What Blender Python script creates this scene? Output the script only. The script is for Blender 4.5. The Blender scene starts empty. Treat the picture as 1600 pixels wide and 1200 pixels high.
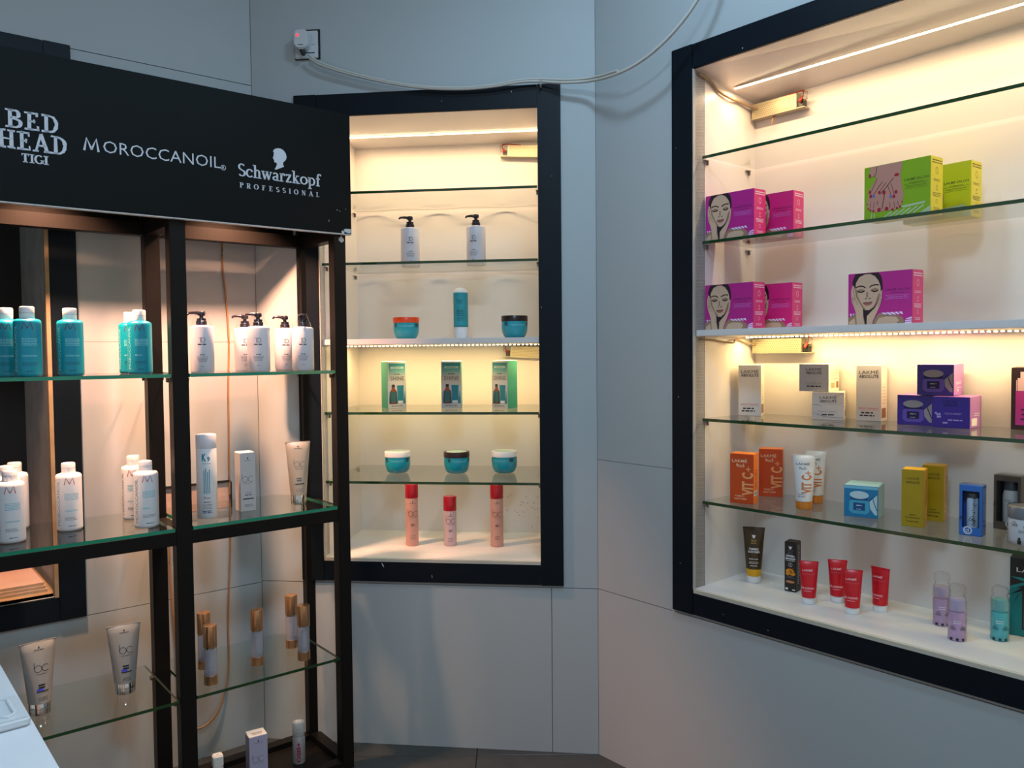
import bpy, bmesh, math, random
from mathutils import Vector, Matrix
random.seed(7)
PI = math.pi
scene = bpy.context.scene
COL = scene.collection

# ------------------------------------------------------------------ camera
F_PX, PITCH, ROLL, CAM_H = 1262.76, 0.03765, 0.00932, 1.40
cam_data = bpy.data.cameras.new('camera')
cam = bpy.data.objects.new('camera', cam_data); COL.objects.link(cam)
cam_data.sensor_width = 36.0
cam_data.lens = F_PX / 1600 * 36.0
cam_data.clip_start = 0.02
up0 = Vector((0, math.sin(PITCH), math.cos(PITCH)))
fwd = Vector((0, math.cos(PITCH), -math.sin(PITCH)))
ex = Vector((1, 0, 0))
rgt = ex * math.cos(ROLL) - up0 * math.sin(ROLL)
upv = ex * math.sin(ROLL) + up0 * math.cos(ROLL)
mw = Matrix((rgt, upv, -fwd)).transposed().to_4x4()
mw.translation = Vector((0, 0, CAM_H))
cam.matrix_world = mw
scene.camera = cam

# ------------------------------------------------------------------ world, ceiling light, exposure
world = bpy.data.worlds.new('world'); scene.world = world
world.use_nodes = True
bg = world.node_tree.nodes['Background']
bg.inputs[0].default_value = (0.93, 0.97, 1.0, 1)
bg.inputs[1].default_value = 0.33

def area_light(name, loc, size, size_y, power, color, parent=None, rot=(0, 0, 0), spread=None, shape='RECTANGLE'):
    ld = bpy.data.lights.new(name, 'AREA'); ld.shape = shape
    ld.size = size; ld.size_y = size_y
    ld.energy = power; ld.color = color
    if spread: ld.spread = spread
    o = bpy.data.objects.new(name, ld); COL.objects.link(o)
    o.location = loc; o.rotation_euler = rot
    if parent: o.parent = parent
    return o

CEIL_Z = 3.1
CEIL_LIGHTS = [((0.25, 1.70), 0.20, 11), ((0.0, 0.3), 0.5, 25)]
CEIL_COLOR = (0.46, 0.75, 1.0)
STRIP_COLOR = (1.0, 0.68, 0.37)
STRIP_W = {'n1_top': 3.7, 'n1_mid': 3.1, 'n2_top': 6.0, 'n2_mid': 4.7}
MID_COLOR = (1.0, 0.70, 0.30)
STAND_COLOR = (1.0, 0.49, 0.29)
STAND_W = 13.0
scene.view_settings.view_transform = 'Standard'
scene.view_settings.look = 'None'
scene.view_settings.exposure = 0.32
scene.cycles.caustics_reflective = False
scene.cycles.caustics_refractive = False
scene.view_settings.gamma = 1.0
scene.view_settings.use_curve_mapping = False

# ------------------------------------------------------------------ wall frames: local x along the wall, local y into the wall, z up
class Plane:
    def __init__(s, p, d, n): s.p, s.d, s.n = Vector(p), Vector(d), Vector(n)
    @property
    def ang(s): return math.atan2(s.d.y, s.d.x)
    def w(s, a, off, z=0.0):
        q = s.p + s.d * a + s.n * off
        return Vector((q.x, q.y, z))
PL = {'B': Plane((-0.91660, 2.91159), (0.99318, -0.11656), (-0.11656, -0.99318)),
      'L': Plane((-0.91660, 2.91159), (0.77505, 0.63190), (0.63190, -0.77505)),
      'R': Plane((0.29165, 2.76979), (0.65250, -0.75779), (-0.75779, -0.65250))}
def ray(x, y):
    return rgt * ((x - 800) / F_PX) + upv * (-(y - 600) / F_PX) + fwd
def on_plane(k, x, y, off=0.0):
    p = PL[k]; r = ray(x, y); P = p.p + p.n * off
    t = P.dot(p.n) / (r.x * p.n.x + r.y * p.n.y)
    X = r * t
    return (Vector((X.x, X.y)) - P).dot(p.d), X.z + CAM_H

# ------------------------------------------------------------------ materials
MATS = {}
def lin(c): return tuple(((v / 255) / 12.92 if v / 255 <= .04045 else ((v / 255 + .055) / 1.055) ** 2.4) for v in c)
def mat(name, col, rough=.45, metal=0.0, spec=.5, noise=0.0, nscale=6.0, bump=0.0, bscale=60.0, alpha=1.0, trans=0.0, emis=None, estr=0.0, coat=0.0, rgb=False, col2=None):
    if name in MATS: return MATS[name]
    m = bpy.data.materials.new(name); m.use_nodes = True
    nt = m.node_tree; b = nt.nodes['Principled BSDF']
    if rgb: col = lin(col)
    b.inputs['Base Color'].default_value = (*col, 1)
    b.inputs['Roughness'].default_value = rough
    b.inputs['Metallic'].default_value = metal
    b.inputs['Specular IOR Level'].default_value = spec
    b.inputs['Alpha'].default_value = alpha
    b.inputs['Transmission Weight'].default_value = trans
    b.inputs['Coat Weight'].default_value = coat
    if emis:
        b.inputs['Emission Color'].default_value = (*emis, 1); b.inputs['Emission Strength'].default_value = estr
    tc = nt.nodes.new('ShaderNodeTexCoord')
    if noise > 0 or col2:
        n = nt.nodes.new('ShaderNodeTexNoise'); n.inputs['Scale'].default_value = nscale; n.inputs['Detail'].default_value = 4
        nt.links.new(tc.outputs['Object'], n.inputs['Vector'])
        mx = nt.nodes.new('ShaderNodeMix'); mx.data_type = 'RGBA'
        c2 = col2 if col2 else tuple(max(0, v * (1 - noise)) for v in col)
        mx.inputs[6].default_value = (*col, 1); mx.inputs[7].default_value = (*c2, 1)
        nt.links.new(n.outputs['Fac'], mx.inputs[0]); nt.links.new(mx.outputs[2], b.inputs['Base Color'])
    if bump > 0:
        n2 = nt.nodes.new('ShaderNodeTexNoise'); n2.inputs['Scale'].default_value = bscale
        nt.links.new(tc.outputs['Object'], n2.inputs['Vector'])
        bp = nt.nodes.new('ShaderNodeBump'); bp.inputs['Strength'].default_value = bump; bp.inputs['Distance'].default_value = .002
        nt.links.new(n2.outputs['Fac'], bp.inputs['Height']); nt.links.new(bp.outputs['Normal'], b.inputs['Normal'])
    MATS[name] = m
    return m
def thin_clear(name, tint, gloss_rough=.03, ior=1.5, fac=None):
    """thin clear sheet: sees through, mirrors more at a glancing angle"""
    if name in MATS: return MATS[name]
    m = bpy.data.materials.new(name); m.use_nodes = True
    nt = m.node_tree; nt.nodes.clear()
    out = nt.nodes.new('ShaderNodeOutputMaterial'); mx = nt.nodes.new('ShaderNodeMixShader')
    tr = nt.nodes.new('ShaderNodeBsdfTransparent'); gl = nt.nodes.new('ShaderNodeBsdfGlossy')
    lw = nt.nodes.new('ShaderNodeLayerWeight'); lw.inputs[0].default_value = .5
    p5 = nt.nodes.new('ShaderNodeMath'); p5.operation = 'POWER'; p5.inputs[1].default_value = 5
    fr = nt.nodes.new('ShaderNodeMath'); fr.operation = 'MULTIPLY_ADD'
    f0 = ((ior - 1) / (ior + 1)) ** 2
    nt.links.new(lw.outputs['Facing'], p5.inputs[0]); nt.links.new(p5.outputs[0], fr.inputs[0])
    fr.inputs[1].default_value = (1 - f0) * (0 if ior == 1 else 1); fr.inputs[2].default_value = f0
    tr.inputs[0].default_value = (*tint, 1); gl.inputs['Roughness'].default_value = gloss_rough
    nt.links.new(fr.outputs[0], mx.inputs[0])
    nt.links.new(tr.outputs[0], mx.inputs[1]); nt.links.new(gl.outputs[0], mx.inputs[2]); nt.links.new(mx.outputs[0], out.inputs[0])
    MATS[name] = m
    return m

M_WALL = mat('wall_laminate', (.43, .462, .475), .52, noise=.06, nscale=2.5, bump=.05, bscale=9)
M_GAP = mat('wall_substrate', (.20, .19, .17), .8, noise=.3)
M_NICHE = mat('niche_laminate', (.70, .66, .65), .32, noise=.05, nscale=3)
M_LIP = mat('jamb_edge', (.46, .44, .40), .6, noise=.25, nscale=18)
M_RAW = mat('raw_board_edge', (.42, .36, .25), .7, noise=.4, nscale=30)
M_FRAME = mat('frame_black_paint', (.003, .0075, .0135), .45, spec=.2, noise=.3, nscale=8, bump=.15, bscale=40)
M_STAND = mat('stand_black', (.0075, .0065, .006), .42, spec=.18, noise=.2, nscale=5)
M_HEADER = mat('header_black', (.004, .0058, .0062), .5, spec=.12, noise=.15, nscale=4)
M_WHITEINK = mat('vinyl_white', (.60, .63, .70), .5, noise=.03)
M_CHIP = mat('chipped_board', (.62, .62, .62), .7, noise=.2, nscale=40)
M_GLASS = thin_clear('shelf_glass', (.87, .92, .885))
M_CLEAR = thin_clear('shelf_glass_underside', (1, 1, 1), .03, 1.0)
M_EDGE = mat('glass_edge_dark', (.012, .062, .016), .12, noise=.5, nscale=5, coat=.5)
M_EDGE2 = mat('glass_edge_lit_green', (.02, .32, .18), .15, noise=.5, nscale=9, coat=.5)  # brighter green paints in the glow of the stand's lamp-lit glass edges
M_STEEL = mat('bracket_steel', (.28, .25, .22), .35, metal=.8, noise=.2)
M_BRKT = mat('bracket_dark', (.05, .045, .04), .4, metal=.6, noise=.2)
M_CABLE = mat('cable_white', (.55, .54, .50), .5, noise=.1)
M_WIRE = mat('wire_brown', (.40, .21, .09), .5, noise=.2, nscale=20)
M_FLOOR = mat('granite_tile', (.030, .032, .031), .22, noise=.6, nscale=14, col2=(.055, .058, .055))
M_GROUT = mat('tile_grout', (.06, .06, .055), .8, noise=.2)

# ------------------------------------------------------------------ mesh helpers
def link(name, me, m=None, parent=None, smooth=None):
    if m is not None:
        for q in (m if isinstance(m, (list, tuple)) else [m]): me.materials.append(q)
    if smooth is not None:
        me.polygons.foreach_set('use_smooth', [True] * len(me.polygons))
        me.set_sharp_from_angle(angle=math.radians(smooth))
    o = bpy.data.objects.new(name, me); COL.objects.link(o)
    if parent: o.parent = parent
    return o
class MB:
    def __init__(s): s.v = []; s.f = []
    def add(s, vs, fs):
        b = len(s.v); s.v += [tuple(v) for v in vs]; s.f += [tuple(i + b for i in f) for f in fs]; return s
    def box(s, x0, x1, y0, y1, z0, z1):
        vs = [(x, y, z) for z in (z0, z1) for y in (y0, y1) for x in (x0, x1)]
        return s.add(vs, [(0, 2, 3, 1), (4, 5, 7, 6), (0, 1, 5, 4), (2, 6, 7, 3), (0, 4, 6, 2), (1, 3, 7, 5)])
    def tube(s, pts, r, n=8, cap=True):
        pts = [Vector(p) for p in pts]; rings = []
        ref = Vector((0, 0, 1))
        for i, p in enumerate(pts):
            t = (pts[min(i + 1, len(pts) - 1)] - pts[max(i - 1, 0)]).normalized()
            a = t.cross(ref)
            if a.length < 1e-3: a = t.cross(Vector((1, 0, 0)))
            a.normalize(); b = a.cross(t)
            rr = r[i] if isinstance(r, (list, tuple)) else r
            rings.append([p + (a * math.cos(2 * PI * k / n) + b * math.sin(2 * PI * k / n)) * rr for k in range(n)])
        vs = [v for rg in rings for v in rg]; fs = []
        for i in range(len(pts) - 1):
            for k in range(n):
                k2 = (k + 1) % n
                fs.append((i * n + k, i * n + k2, (i + 1) * n + k2, (i + 1) * n + k))
        if cap:
            fs.append(tuple(range(n))[::-1]); fs.append(tuple((len(pts) - 1) * n + k for k in range(n)))
        return s.add(vs, fs)
    def lathe(s, prof, n=28, cx=0, cy=0, sx=1, sy=1):
        vs = [(cx + sx * r * math.sin(2 * PI * k / n), cy - sy * r * math.cos(2 * PI * k / n), z) for r, z in prof for k in range(n)]
        fs = []
        for i in range(len(prof) - 1):
            for k in range(n):
                k2 = (k + 1) % n
                fs.append((i * n + k, i * n + k2, (i + 1) * n + k2, (i + 1) * n + k))
        fs.append(tuple(range(n))[::-1]); fs.append(tuple((len(prof) - 1) * n + k for k in range(n)))
        return s.add(vs, fs)
    def prism(s, pts, y0, y1):
        """polygon in x,z pushed from y0 (front) to y1"""
        n = len(pts)
        vs = [(x, y0, z) for x, z in pts] + [(x, y1, z) for x, z in pts]
        fs = [tuple(range(n)), tuple(range(2 * n - 1, n - 1, -1))]
        fs += [(i, i + n, (i + 1) % n + n, (i + 1) % n) for i in range(n)]
        return s.add(vs, fs)
    def mesh(s, name, bevel=0, seg=2):
        me = bpy.data.meshes.new(name)
        if bevel:
            bm = bmesh.new(); vv = [bm.verts.new(v) for v in s.v]
            for f in s.f:
                try: bm.faces.new([vv[i] for i in f])
                except ValueError: pass
            bmesh.ops.recalc_face_normals(bm, faces=bm.faces)
            bmesh.ops.bevel(bm, geom=bm.edges[:], offset=bevel, segments=seg, affect='EDGES', clamp_overlap=True)
            bm.to_mesh(me); bm.free()
        else:
            me.from_pydata(s.v, [], s.f)
            bm = bmesh.new(); bm.from_mesh(me); bmesh.ops.recalc_face_normals(bm, faces=bm.faces); bm.to_mesh(me); bm.free()
        me.update(); return me
    def build(s, name, m, parent=None, bevel=0, seg=2, smooth=None):
        return link(name, s.mesh(name, bevel, seg), m, parent, smooth)
def tag(o, label=None, cat=None, group=None, kind=None):
    if label: o['label'] = label
    if cat: o['category'] = cat
    if group: o['group'] = group
    if kind: o['kind'] = kind
    return o
def empty(name, loc=(0, 0, 0), rz=0.0):
    o = bpy.data.objects.new(name, None); COL.objects.link(o)
    o.empty_display_size = .05
    o.location = loc; o.rotation_euler = (0, 0, rz); return o
def plane_empty(name, k): 
    p = PL[k]; return empty(name, (p.p.x, p.p.y, 0), p.ang)
def put(o, k):
    p = PL[k]; o.location = (p.p.x, p.p.y, 0); o.rotation_euler = (0, 0, p.ang); return o
def kids(o): return [c for c in bpy.data.objects if c.parent == o]
CHILD = {}
def dup(root):
    r = root.copy(); COL.objects.link(r)
    for c in root.children:
        c2 = c.copy(); COL.objects.link(c2); c2.parent = r
        for g in c.children:
            g2 = g.copy(); COL.objects.link(g2); g2.parent = c2
    return r

# ------------------------------------------------------------------ flat print: 2-D shapes laid on a surface
_tc = {}
def _raw_text(s, bold):
    key = (s, bold)
    if key not in _tc:
        cu = bpy.data.curves.new('t', 'FONT'); cu.body = s; cu.size = 1; cu.resolution_u = 2; cu.fill_mode = 'FRONT'
        cu.offset = bold
        ob = bpy.data.objects.new('t', cu); COL.objects.link(ob)
        bpy.context.view_layer.update()
        dg = bpy.context.evaluated_depsgraph_get()
        me = bpy.data.meshes.new_from_object(ob.evaluated_get(dg))
        vs = [(v.co.x, v.co.y) for v in me.vertices]; fs = [tuple(p.vertices) for p in me.polygons]
        bpy.data.objects.remove(ob); bpy.data.curves.remove(cu); bpy.data.meshes.remove(me)
        _tc[key] = (vs, fs)
    return _tc[key]
CAPH = None
def T(s, x, y, h, w=None, align='c', bold=0.0, rot=0.0, sx=1.0):
    """text: cap height h, baseline y, x = centre / left / right; w fits the width"""
    global CAPH
    if CAPH is None: CAPH = max(v[1] for v in _raw_text('H', 0.0)[0])
    vs, fs = _raw_text(s, bold)
    if not vs: return ([], [])
    k = h / CAPH
    x0 = min(v[0] for v in vs); x1 = max(v[0] for v in vs)
    kx = k * sx if w is None else w / (x1 - x0)
    a = {'c': (x0 + x1) / 2, 'l': x0, 'r': x1}[align]
    c, sn = math.cos(rot), math.sin(rot)
    out = []
    for vx, vy in vs:
        px, py = (vx - a) * kx, vy * k
        out.append((x + px * c - py * sn, y + px * sn + py * c))
    return (out, fs)
def rect(x0, y0, x1, y1, n=1):
    vs = []; fs = []
    for i in range(n + 1):
        x = x0 + (x1 - x0) * i / n
        vs += [(x, y0), (x, y1)]
    for i in range(n): fs.append((2 * i, 2 * i + 2, 2 * i + 3, 2 * i + 1))
    return (vs, fs)
def poly(pts): return (list(pts), [tuple(range(len(pts)))])
def ell(cx, cy, rx, ry, n=18, rot=0):
    c, s = math.cos(rot), math.sin(rot)
    return poly([(cx + rx * math.cos(2 * PI * i / n) * c - ry * math.sin(2 * PI * i / n) * s, cy + rx * math.cos(2 * PI * i / n) * s + ry * math.sin(2 * PI * i / n) * c) for i in range(n)])
def stroke(pts, tv, th=None, closed=False):
    """ribbon; tv = width of upright strokes, th = of level ones"""
    if th is None: th = tv
    n = len(pts); L = []; R = []
    for i in range(n):
        if closed: a, b = pts[(i - 1) % n], pts[(i + 1) % n]
        else: a, b = pts[max(i - 1, 0)], pts[min(i + 1, n - 1)]
        dx, dy = b[0] - a[0], b[1] - a[1]; l = math.hypot(dx, dy) or 1
        nx, ny = -dy / l, dx / l
        w = .5 * math.sqrt((nx * tv) ** 2 + (ny * th) ** 2)
        L.append((pts[i][0] + nx * w, pts[i][1] + ny * w)); R.append((pts[i][0] - nx * w, pts[i][1] - ny * w))
    fs = [(i, i + n, (i + 1) % n + n, (i + 1) % n) for i in range(n if closed else n - 1)]
    return (L + R, fs)
def arc(cx, cy, rx, ry, a0, a1, n=12):
    return [(cx + rx * math.cos(math.radians(a0 + (a1 - a0) * i / n)), cy + ry * math.sin(math.radians(a0 + (a1 - a0) * i / n))) for i in range(n + 1)]
def dashes(x0, x1, y, h, seed=0, align='l'):
    """a row of print too small to read"""
    r = random.Random(seed); out = []; x = x0
    while x < x1:
        w = h * r.uniform(1.5, 4.5); e = min(x + w, x1)
        if e - x > h * .5: out.append(rect(x, y, e, y + h))
        x = e + h * .7
    return out
def split_wide(vs, fs, lim=.005):
    """cut print into small pieces so that it follows a round surface"""
    vs = list(vs); out = []
    todo = [(f[0], f[i], f[i + 1]) for f in fs for i in range(1, len(f) - 1)]
    while todo:
        t = todo.pop(); best, bi = 0, 0
        for i in range(3):
            d = abs(vs[t[i]][0] - vs[t[(i + 1) % 3]][0])
            if d > best: best, bi = d, i
        if best <= lim or len(vs) > 6000: out.append(t); continue
        a, b, c = t[bi], t[(bi + 1) % 3], t[(bi + 2) % 3]
        vs.append(((vs[a][0] + vs[b][0]) / 2, (vs[a][1] + vs[b][1]) / 2)); m = len(vs) - 1
        todo += [(a, m, c), (m, b, c)]
    return vs, out
def lay(parent, name, m, geos, surf, layer=1):
    vs = []; fs = []
    if isinstance(geos, tuple): geos = [geos]
    flat = []
    for g in geos:
        if isinstance(g, list): flat += g
        else: flat.append(g)
    if getattr(surf, 'curved', False): flat = [split_wide(*g2) for g2 in flat]
    for v2, f2 in flat:
        b = len(vs); vs += [surf(u, v, layer * .00022) for u, v in v2]; fs += [tuple(i + b for i in f) for f in f2]
    first = None
    for keep in clusters(vs, fs):
        idx = sorted({i for f_ in keep for i in f_}); new = {i: n for n, i in enumerate(idx)}
        me = bpy.data.meshes.new(name); me.from_pydata([vs[i] for i in idx], [], [tuple(new[i] for i in f_) for f_ in keep]); me.update()
        o = link(name, me, m, parent); first = first or o
    return first
def clusters(vs, fs):
    """print marks that stand far apart become parts of their own"""
    par = list(range(len(vs)))
    def find(i):
        while par[i] != i: par[i] = par[par[i]]; i = par[i]
        return i
    for f_ in fs:
        a = find(f_[0])
        for i in f_[1:]: par[find(i)] = a
    isl = {}
    for f_ in fs: isl.setdefault(find(f_[0]), []).append(f_)
    bx = []
    for k_, ff in isl.items():
        p = [vs[i] for f_ in ff for i in f_]
        lo = [min(q[d] for q in p) for d in range(3)]; hi = [max(q[d] for q in p) for d in range(3)]
        bx.append((lo, hi, max(hi[d] - lo[d] for d in range(3)), ff))
    n = len(bx); cp = list(range(n))
    def cf(i):
        while cp[i] != i: cp[i] = cp[cp[i]]; i = cp[i]
        return i
    for i in range(n):
        for j in range(i):
            if cf(i) == cf(j): continue
            g2 = max(max(bx[i][0][d] - bx[j][1][d], bx[j][0][d] - bx[i][1][d], 0) for d in range(3))
            if g2 < max(.016, .42 * max(bx[i][2], bx[j][2])): cp[cf(i)] = cf(j)
    out = {}
    for i in range(n): out.setdefault(cf(i), []).extend(bx[i][3])
    return list(out.values())
def s_flat(D): return lambda u, v, e: (u, -D / 2 - e, v)
def s_side(W): return lambda u, v, e: (W / 2 + e, u, v)
def s_left(W): return lambda u, v, e: (-W / 2 - e, -u, v)
def s_top(H): return lambda u, v, e: (u, v, H + e)
def s_cyl(r):
    f = lambda u, v, e: ((r + e) * math.sin(u / r), -(r + e) * math.cos(u / r), v)
    f.curved = True; return f

# serif letters drawn from pen strokes, cap height 1
def glyph(ch, tv, th, slab):
    g = []; 
    def V(x, y0=0, y1=1, w=tv): g.append(rect(x - w / 2, y0, x + w / 2, y1))
    def S(x, y, l, h=None):
        h = h or slab; y0 = y if y < .3 else y - h
        g.append(rect(x - l / 2, y0, x + l / 2, y0 + h))
    def P(pts, a=tv, b=th): g.append(stroke(pts, a, b))
    sl = tv * 2.1
    if ch == 'B':
        V(.22); S(.18, 0, sl); S(.18, 1, sl); P([(.22, 1 - th / 2)] + arc(.42, .76, .2, .24 - th / 2, 90, -90) + [(.22, .52)]); P([(.22, .52)] + arc(.45, .27, .25, .27 - th / 2, 90, -90) + [(.22, th / 2)]); return g, .84
    if ch == 'D':
        V(.22); S(.18, 0, sl); S(.18, 1, sl); P([(.22, 1 - th / 2)] + arc(.36, .5, .36, .5 - th / 2, 90, -90, 16) + [(.22, th / 2)]); return g, .86
    if ch in 'EF':
        V(.22); S(.18, 0, sl); S(.18, 1, sl); g.append(rect(.2, 1 - th, .64, 1)); g.append(rect(.2, .5 - th / 2, .5, .5 + th / 2)); g.append(rect(.64 - th, .76, .64, 1)); g.append(rect(.5 - th, .4, .5, .62))
        if ch == 'E': g.append(rect(.2, 0, .68, th)); g.append(rect(.68 - th, 0, .68, .26))
        return g, .76
    if ch == 'P':
        V(.2); S(.2, 0, sl); S(.17, 1, sl); P([(.2, 1 - th / 2)] + arc(.38, .74, .22, .26 - th / 2, 90, -90) + [(.2, .48)]); return g, .68
    if ch == 'R':
        V(.2); S(.2, 0, sl); S(.17, 1, sl); P([(.2, 1 - th / 2)] + arc(.38, .74, .22, .26 - th / 2, 90, -90) + [(.2, .48)]); P([(.38, .5), (.68, 0)], tv * 1.05, tv); return g, .76
    if ch == 'H':
        V(.22); V(.7); S(.22, 0, sl); S(.22, 1, sl); S(.7, 0, sl); S(.7, 1, sl); g.append(rect(.2, .5 - th / 2, .7, .5 + th / 2)); return g, .94
    if ch == 'A':
        P([(.12, 0), (.42, 1)], th * 1.2, th * 1.2); P([(.40, 1), (.74, 0)], tv * 1.1, tv); S(.12, 0, sl * .8); S(.74, 0, sl); g.append(rect(.22, .3, .62, .3 + th)); return g, .9
    if ch == 'T':
        V(.4); S(.4, 0, sl); g.append(rect(.05, 1 - th, .75, 1)); g.append(rect(.05, .74, .05 + th, 1)); g.append(rect(.75 - th, .74, .75, 1)); return g, .82
    if ch == 'I':
        V(.2); S(.2, 0, sl); S(.2, 1, sl); return g, .42
    if ch == 'G':
        P(arc(.45, .5, .35, .5 - th / 2, 45, 340, 20)); V(.76, .08, .45); S(.76, .46, sl * .8); return g, .92
    if ch == 'S':
        P(arc(.34, .74, .22, .26 - th / 2, 30, 250, 12) + arc(.34, .26, .24, .26 - th / 2, 80, -150, 12), tv, th); return g, .66
    if ch == 'O':
        g.append(stroke(arc(.45, .5, .37, .5 - th / 2, 0, 345, 23), tv, th, True)); return g, .92
    if ch == 'N':
        V(.2, w=th); V(.72, w=th); P([(.2, 1), (.72, 0)], tv, tv); S(.2, 0, sl * .7); S(.17, 1, sl * .7); S(.72, 1, sl * .7); return g, .92
    if ch == 'L':
        V(.2); S(.2, 0, sl); S(.2, 1, sl); g.append(rect(.2, 0, .62, th)); g.append(rect(.62 - th, 0, .62, .24)); return g, .68
    x = .66   # small letters
    if ch == 'c':
        P(arc(.34, x / 2, .26, x / 2 - th / 2, 50, 320, 16)); g.append(ell(.50, x * .78, tv * .5, tv * .5)); return g, .60
    if ch == 'o':
        g.append(stroke(arc(.36, x / 2, .27, x / 2 - th / 2, 0, 340, 20), tv, th, True)); return g, .72
    if ch == 'h':
        V(.18, 0, 1.02); S(.18, 0, sl); S(.12, 1.02, sl * .7); P([(.2, x * .7)] + arc(.36, x * .68, .17, x * .3, 150, 0, 8) + [(.53, 0)]); S(.53, 0, sl); return g, .74
    if ch == 'w':
        P([(.08, x), (.26, 0)]); P([(.26, 0), (.44, x)], th, th); P([(.42, x), (.6, 0)]); P([(.6, 0), (.78, x)], th, th); S(.1, x, sl * .8); S(.44, x, sl * .7); S(.78, x, sl * .6); return g, .88
    if ch == 'a':
        P([(.10, x * .8)] + arc(.28, x * .7, .17, x * .3 - th / 2, 150, 0, 8) + [(.45, .0)]); g.append(stroke(arc(.27, .19, .17, .18 - th / 2, 0, 340, 16), tv, th, True)); S(.5, 0, sl * .6); return g, .62
    if ch == 'r':
        V(.18, 0, x); S(.18, 0, sl); S(.13, x, sl * .6); P([(.2, x * .7)] + arc(.36, x * .72, .16, x * .26, 160, 50, 6)); g.append(ell(.45, x * .86, tv * .55, tv * .55)); return g, .52
    if ch == 'z':
        g.append(rect(.06, x - th * 1.1, .52, x)); g.append(rect(.06, 0, .54, th * 1.1)); P([(.48, x), (.10, 0)], tv, tv); g.append(rect(.06, x - .16, .06 + th, x)); g.append(rect(.54 - th, 0, .54, .16)); return g, .60
    if ch == 'k':
        V(.18, 0, 1.02); S(.18, 0, sl); S(.12, 1.02, sl * .7); P([(.2, x * .42), (.5, x)], th, th); P([(.28, x * .55), (.56, 0)], tv, tv); S(.5, x, sl * .8); S(.56, 0, sl); return g, .70
    if ch == 'p':
        V(.18, -.3, x); g.append(rect(.18 - sl / 2, -.3, .18 + sl / 2, -.3 + slab)); S(.12, x, sl * .7); g.append(stroke(arc(.36, x / 2, .24, x / 2 - th / 2, 0, 340, 20), tv, th, True)); return g, .72
    if ch == 'f':
        V(.2, 0, .86); S(.2, 0, sl); P([(.2, .8)] + arc(.36, .84, .16, .17, 170, 50, 6)); g.append(ell(.45, .95, tv * .5, tv * .5)); g.append(rect(.05, x - th, .4, x)); return g, .46
    return g, .4
def serif(s, x, y, h, w, tv=.17, th=.08, slab=.07, spread=0.0, jit=0.0):
    """serif string: baseline-left at x,y, cap height h, total width w"""
    cells = []; a = 0
    for ch in s:
        g, adv = glyph(ch, tv, th, slab); cells.append((a, g)); a += adv + spread
    a -= spread; kx = w / a; out = []; r = random.Random(3)
    for a0, g in cells:
        for vs, fs in g:
            out.append(([(x + (vx + a0) * kx + r.uniform(-jit, jit) * h, y + vy * h + r.uniform(-jit, jit) * h) for vx, vy in vs], fs))
    return out

# ================================================================== THE ROOM
def struct(o): o['kind'] = 'structure'; return o
def wall(name, k, subs, panels):
    # the substrate runs on a little behind the neighbouring wall
    w = MB()
    for b in subs: w.box(b[0], b[1], .0065, .05, b[2], b[3])
    o = struct(put(w.build(name, M_GAP), k))
    for grp in panels:
        p = MB()
        for b in grp: p.box(b[0], b[1], 0, .006, b[2], b[3])
        p.build('wall_panel', M_WALL, o)
    return o
g = .0012
wall('wall_back', 'B', [(-.04, .24, 0, 3.1), (1.018, 1.256, 0, 3.1), (.24, 1.018, 0, .66), (.24, 1.018, 2.25, 3.1)],
     [[(.001, 1.055 - g, 0, .583 - g)], [(1.055 + g, 1.2155, 0, .583 - g)],
      [(.001, .24, .583 + g, 3.1), (1.018, 1.2155, .583 + g, 3.1), (.24, 1.018, .583 + g, .668), (.24, 1.018, 2.25, 3.1)]])
R_END = 2.02
wall('wall_right', 'R', [(-.04, .407, 0, 3.1), (R_END, 2.6, 0, 3.1), (.407, R_END, 0, .66), (.407, R_END, 2.255, 3.1)],
     [[(.0005, 2.6, 0, .583 - g)],
      [(.0005, .38, .583 + g, 1.033 - g * .6)], [(.0005, .38, 1.033 + g * .6, 3.1), (.38, .407, .583 + g, 3.1), (.407, R_END, .583 + g, .668), (.407, R_END, 2.255, 3.1), (R_END, 2.6, .583 + g, 3.1)]])
LN0, LN1 = -1.62, -.653
wall('wall_left', 'L', [(LN1, .04, 0, 3.1), (-2.6, LN0, 0, 3.1), (LN0, LN1, 0, .655), (LN0, LN1, 2.29, 3.1)],
     [[(-2.6, -.001, 0, .578 - g)], [(LN1, -.001, .578 + g, 1.45 - g * .5)], [(LN1, -.001, 1.45 + g * .5, 2.36 - g)],
      [(-2.6, LN0, .578 + g, 2.36 - g)], [(-2.6, -.001, 2.36 + g, 3.1)], [(LN0, LN1, .578 + g, .656)], [(LN0, LN1, 2.29, 2.36 - g)]])
f = MB().box(-4, 3.2, -1.6, 4.2, -.06, -.008)
floor = struct(f.build('floor', M_GROUT))
tile_me = MB().box(.0015, .5985, .0015, .5985, -.008, 0).mesh('floor_tile', .0012, 1); tile_me.materials.append(M_FLOOR)
for i in range(-4, 4):
    for j in range(0, 6):
        o = bpy.data.objects.new('floor_tile', tile_me); COL.objects.link(o); o.parent = floor
        o.location = (-.135 + i * .6, 2.17 + (j - 4) * .6, 0)
struct(MB().box(-4, 3.2, -1.6, 4.2, CEIL_Z, CEIL_Z + .05).build('ceiling', mat('ceiling_paint', (.7, .71, .72), .9, noise=.05)))
M_LAMP = mat('lamp_diffuser', (.9, .95, 1), .5, emis=(.85, .94, 1), estr=6)
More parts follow.
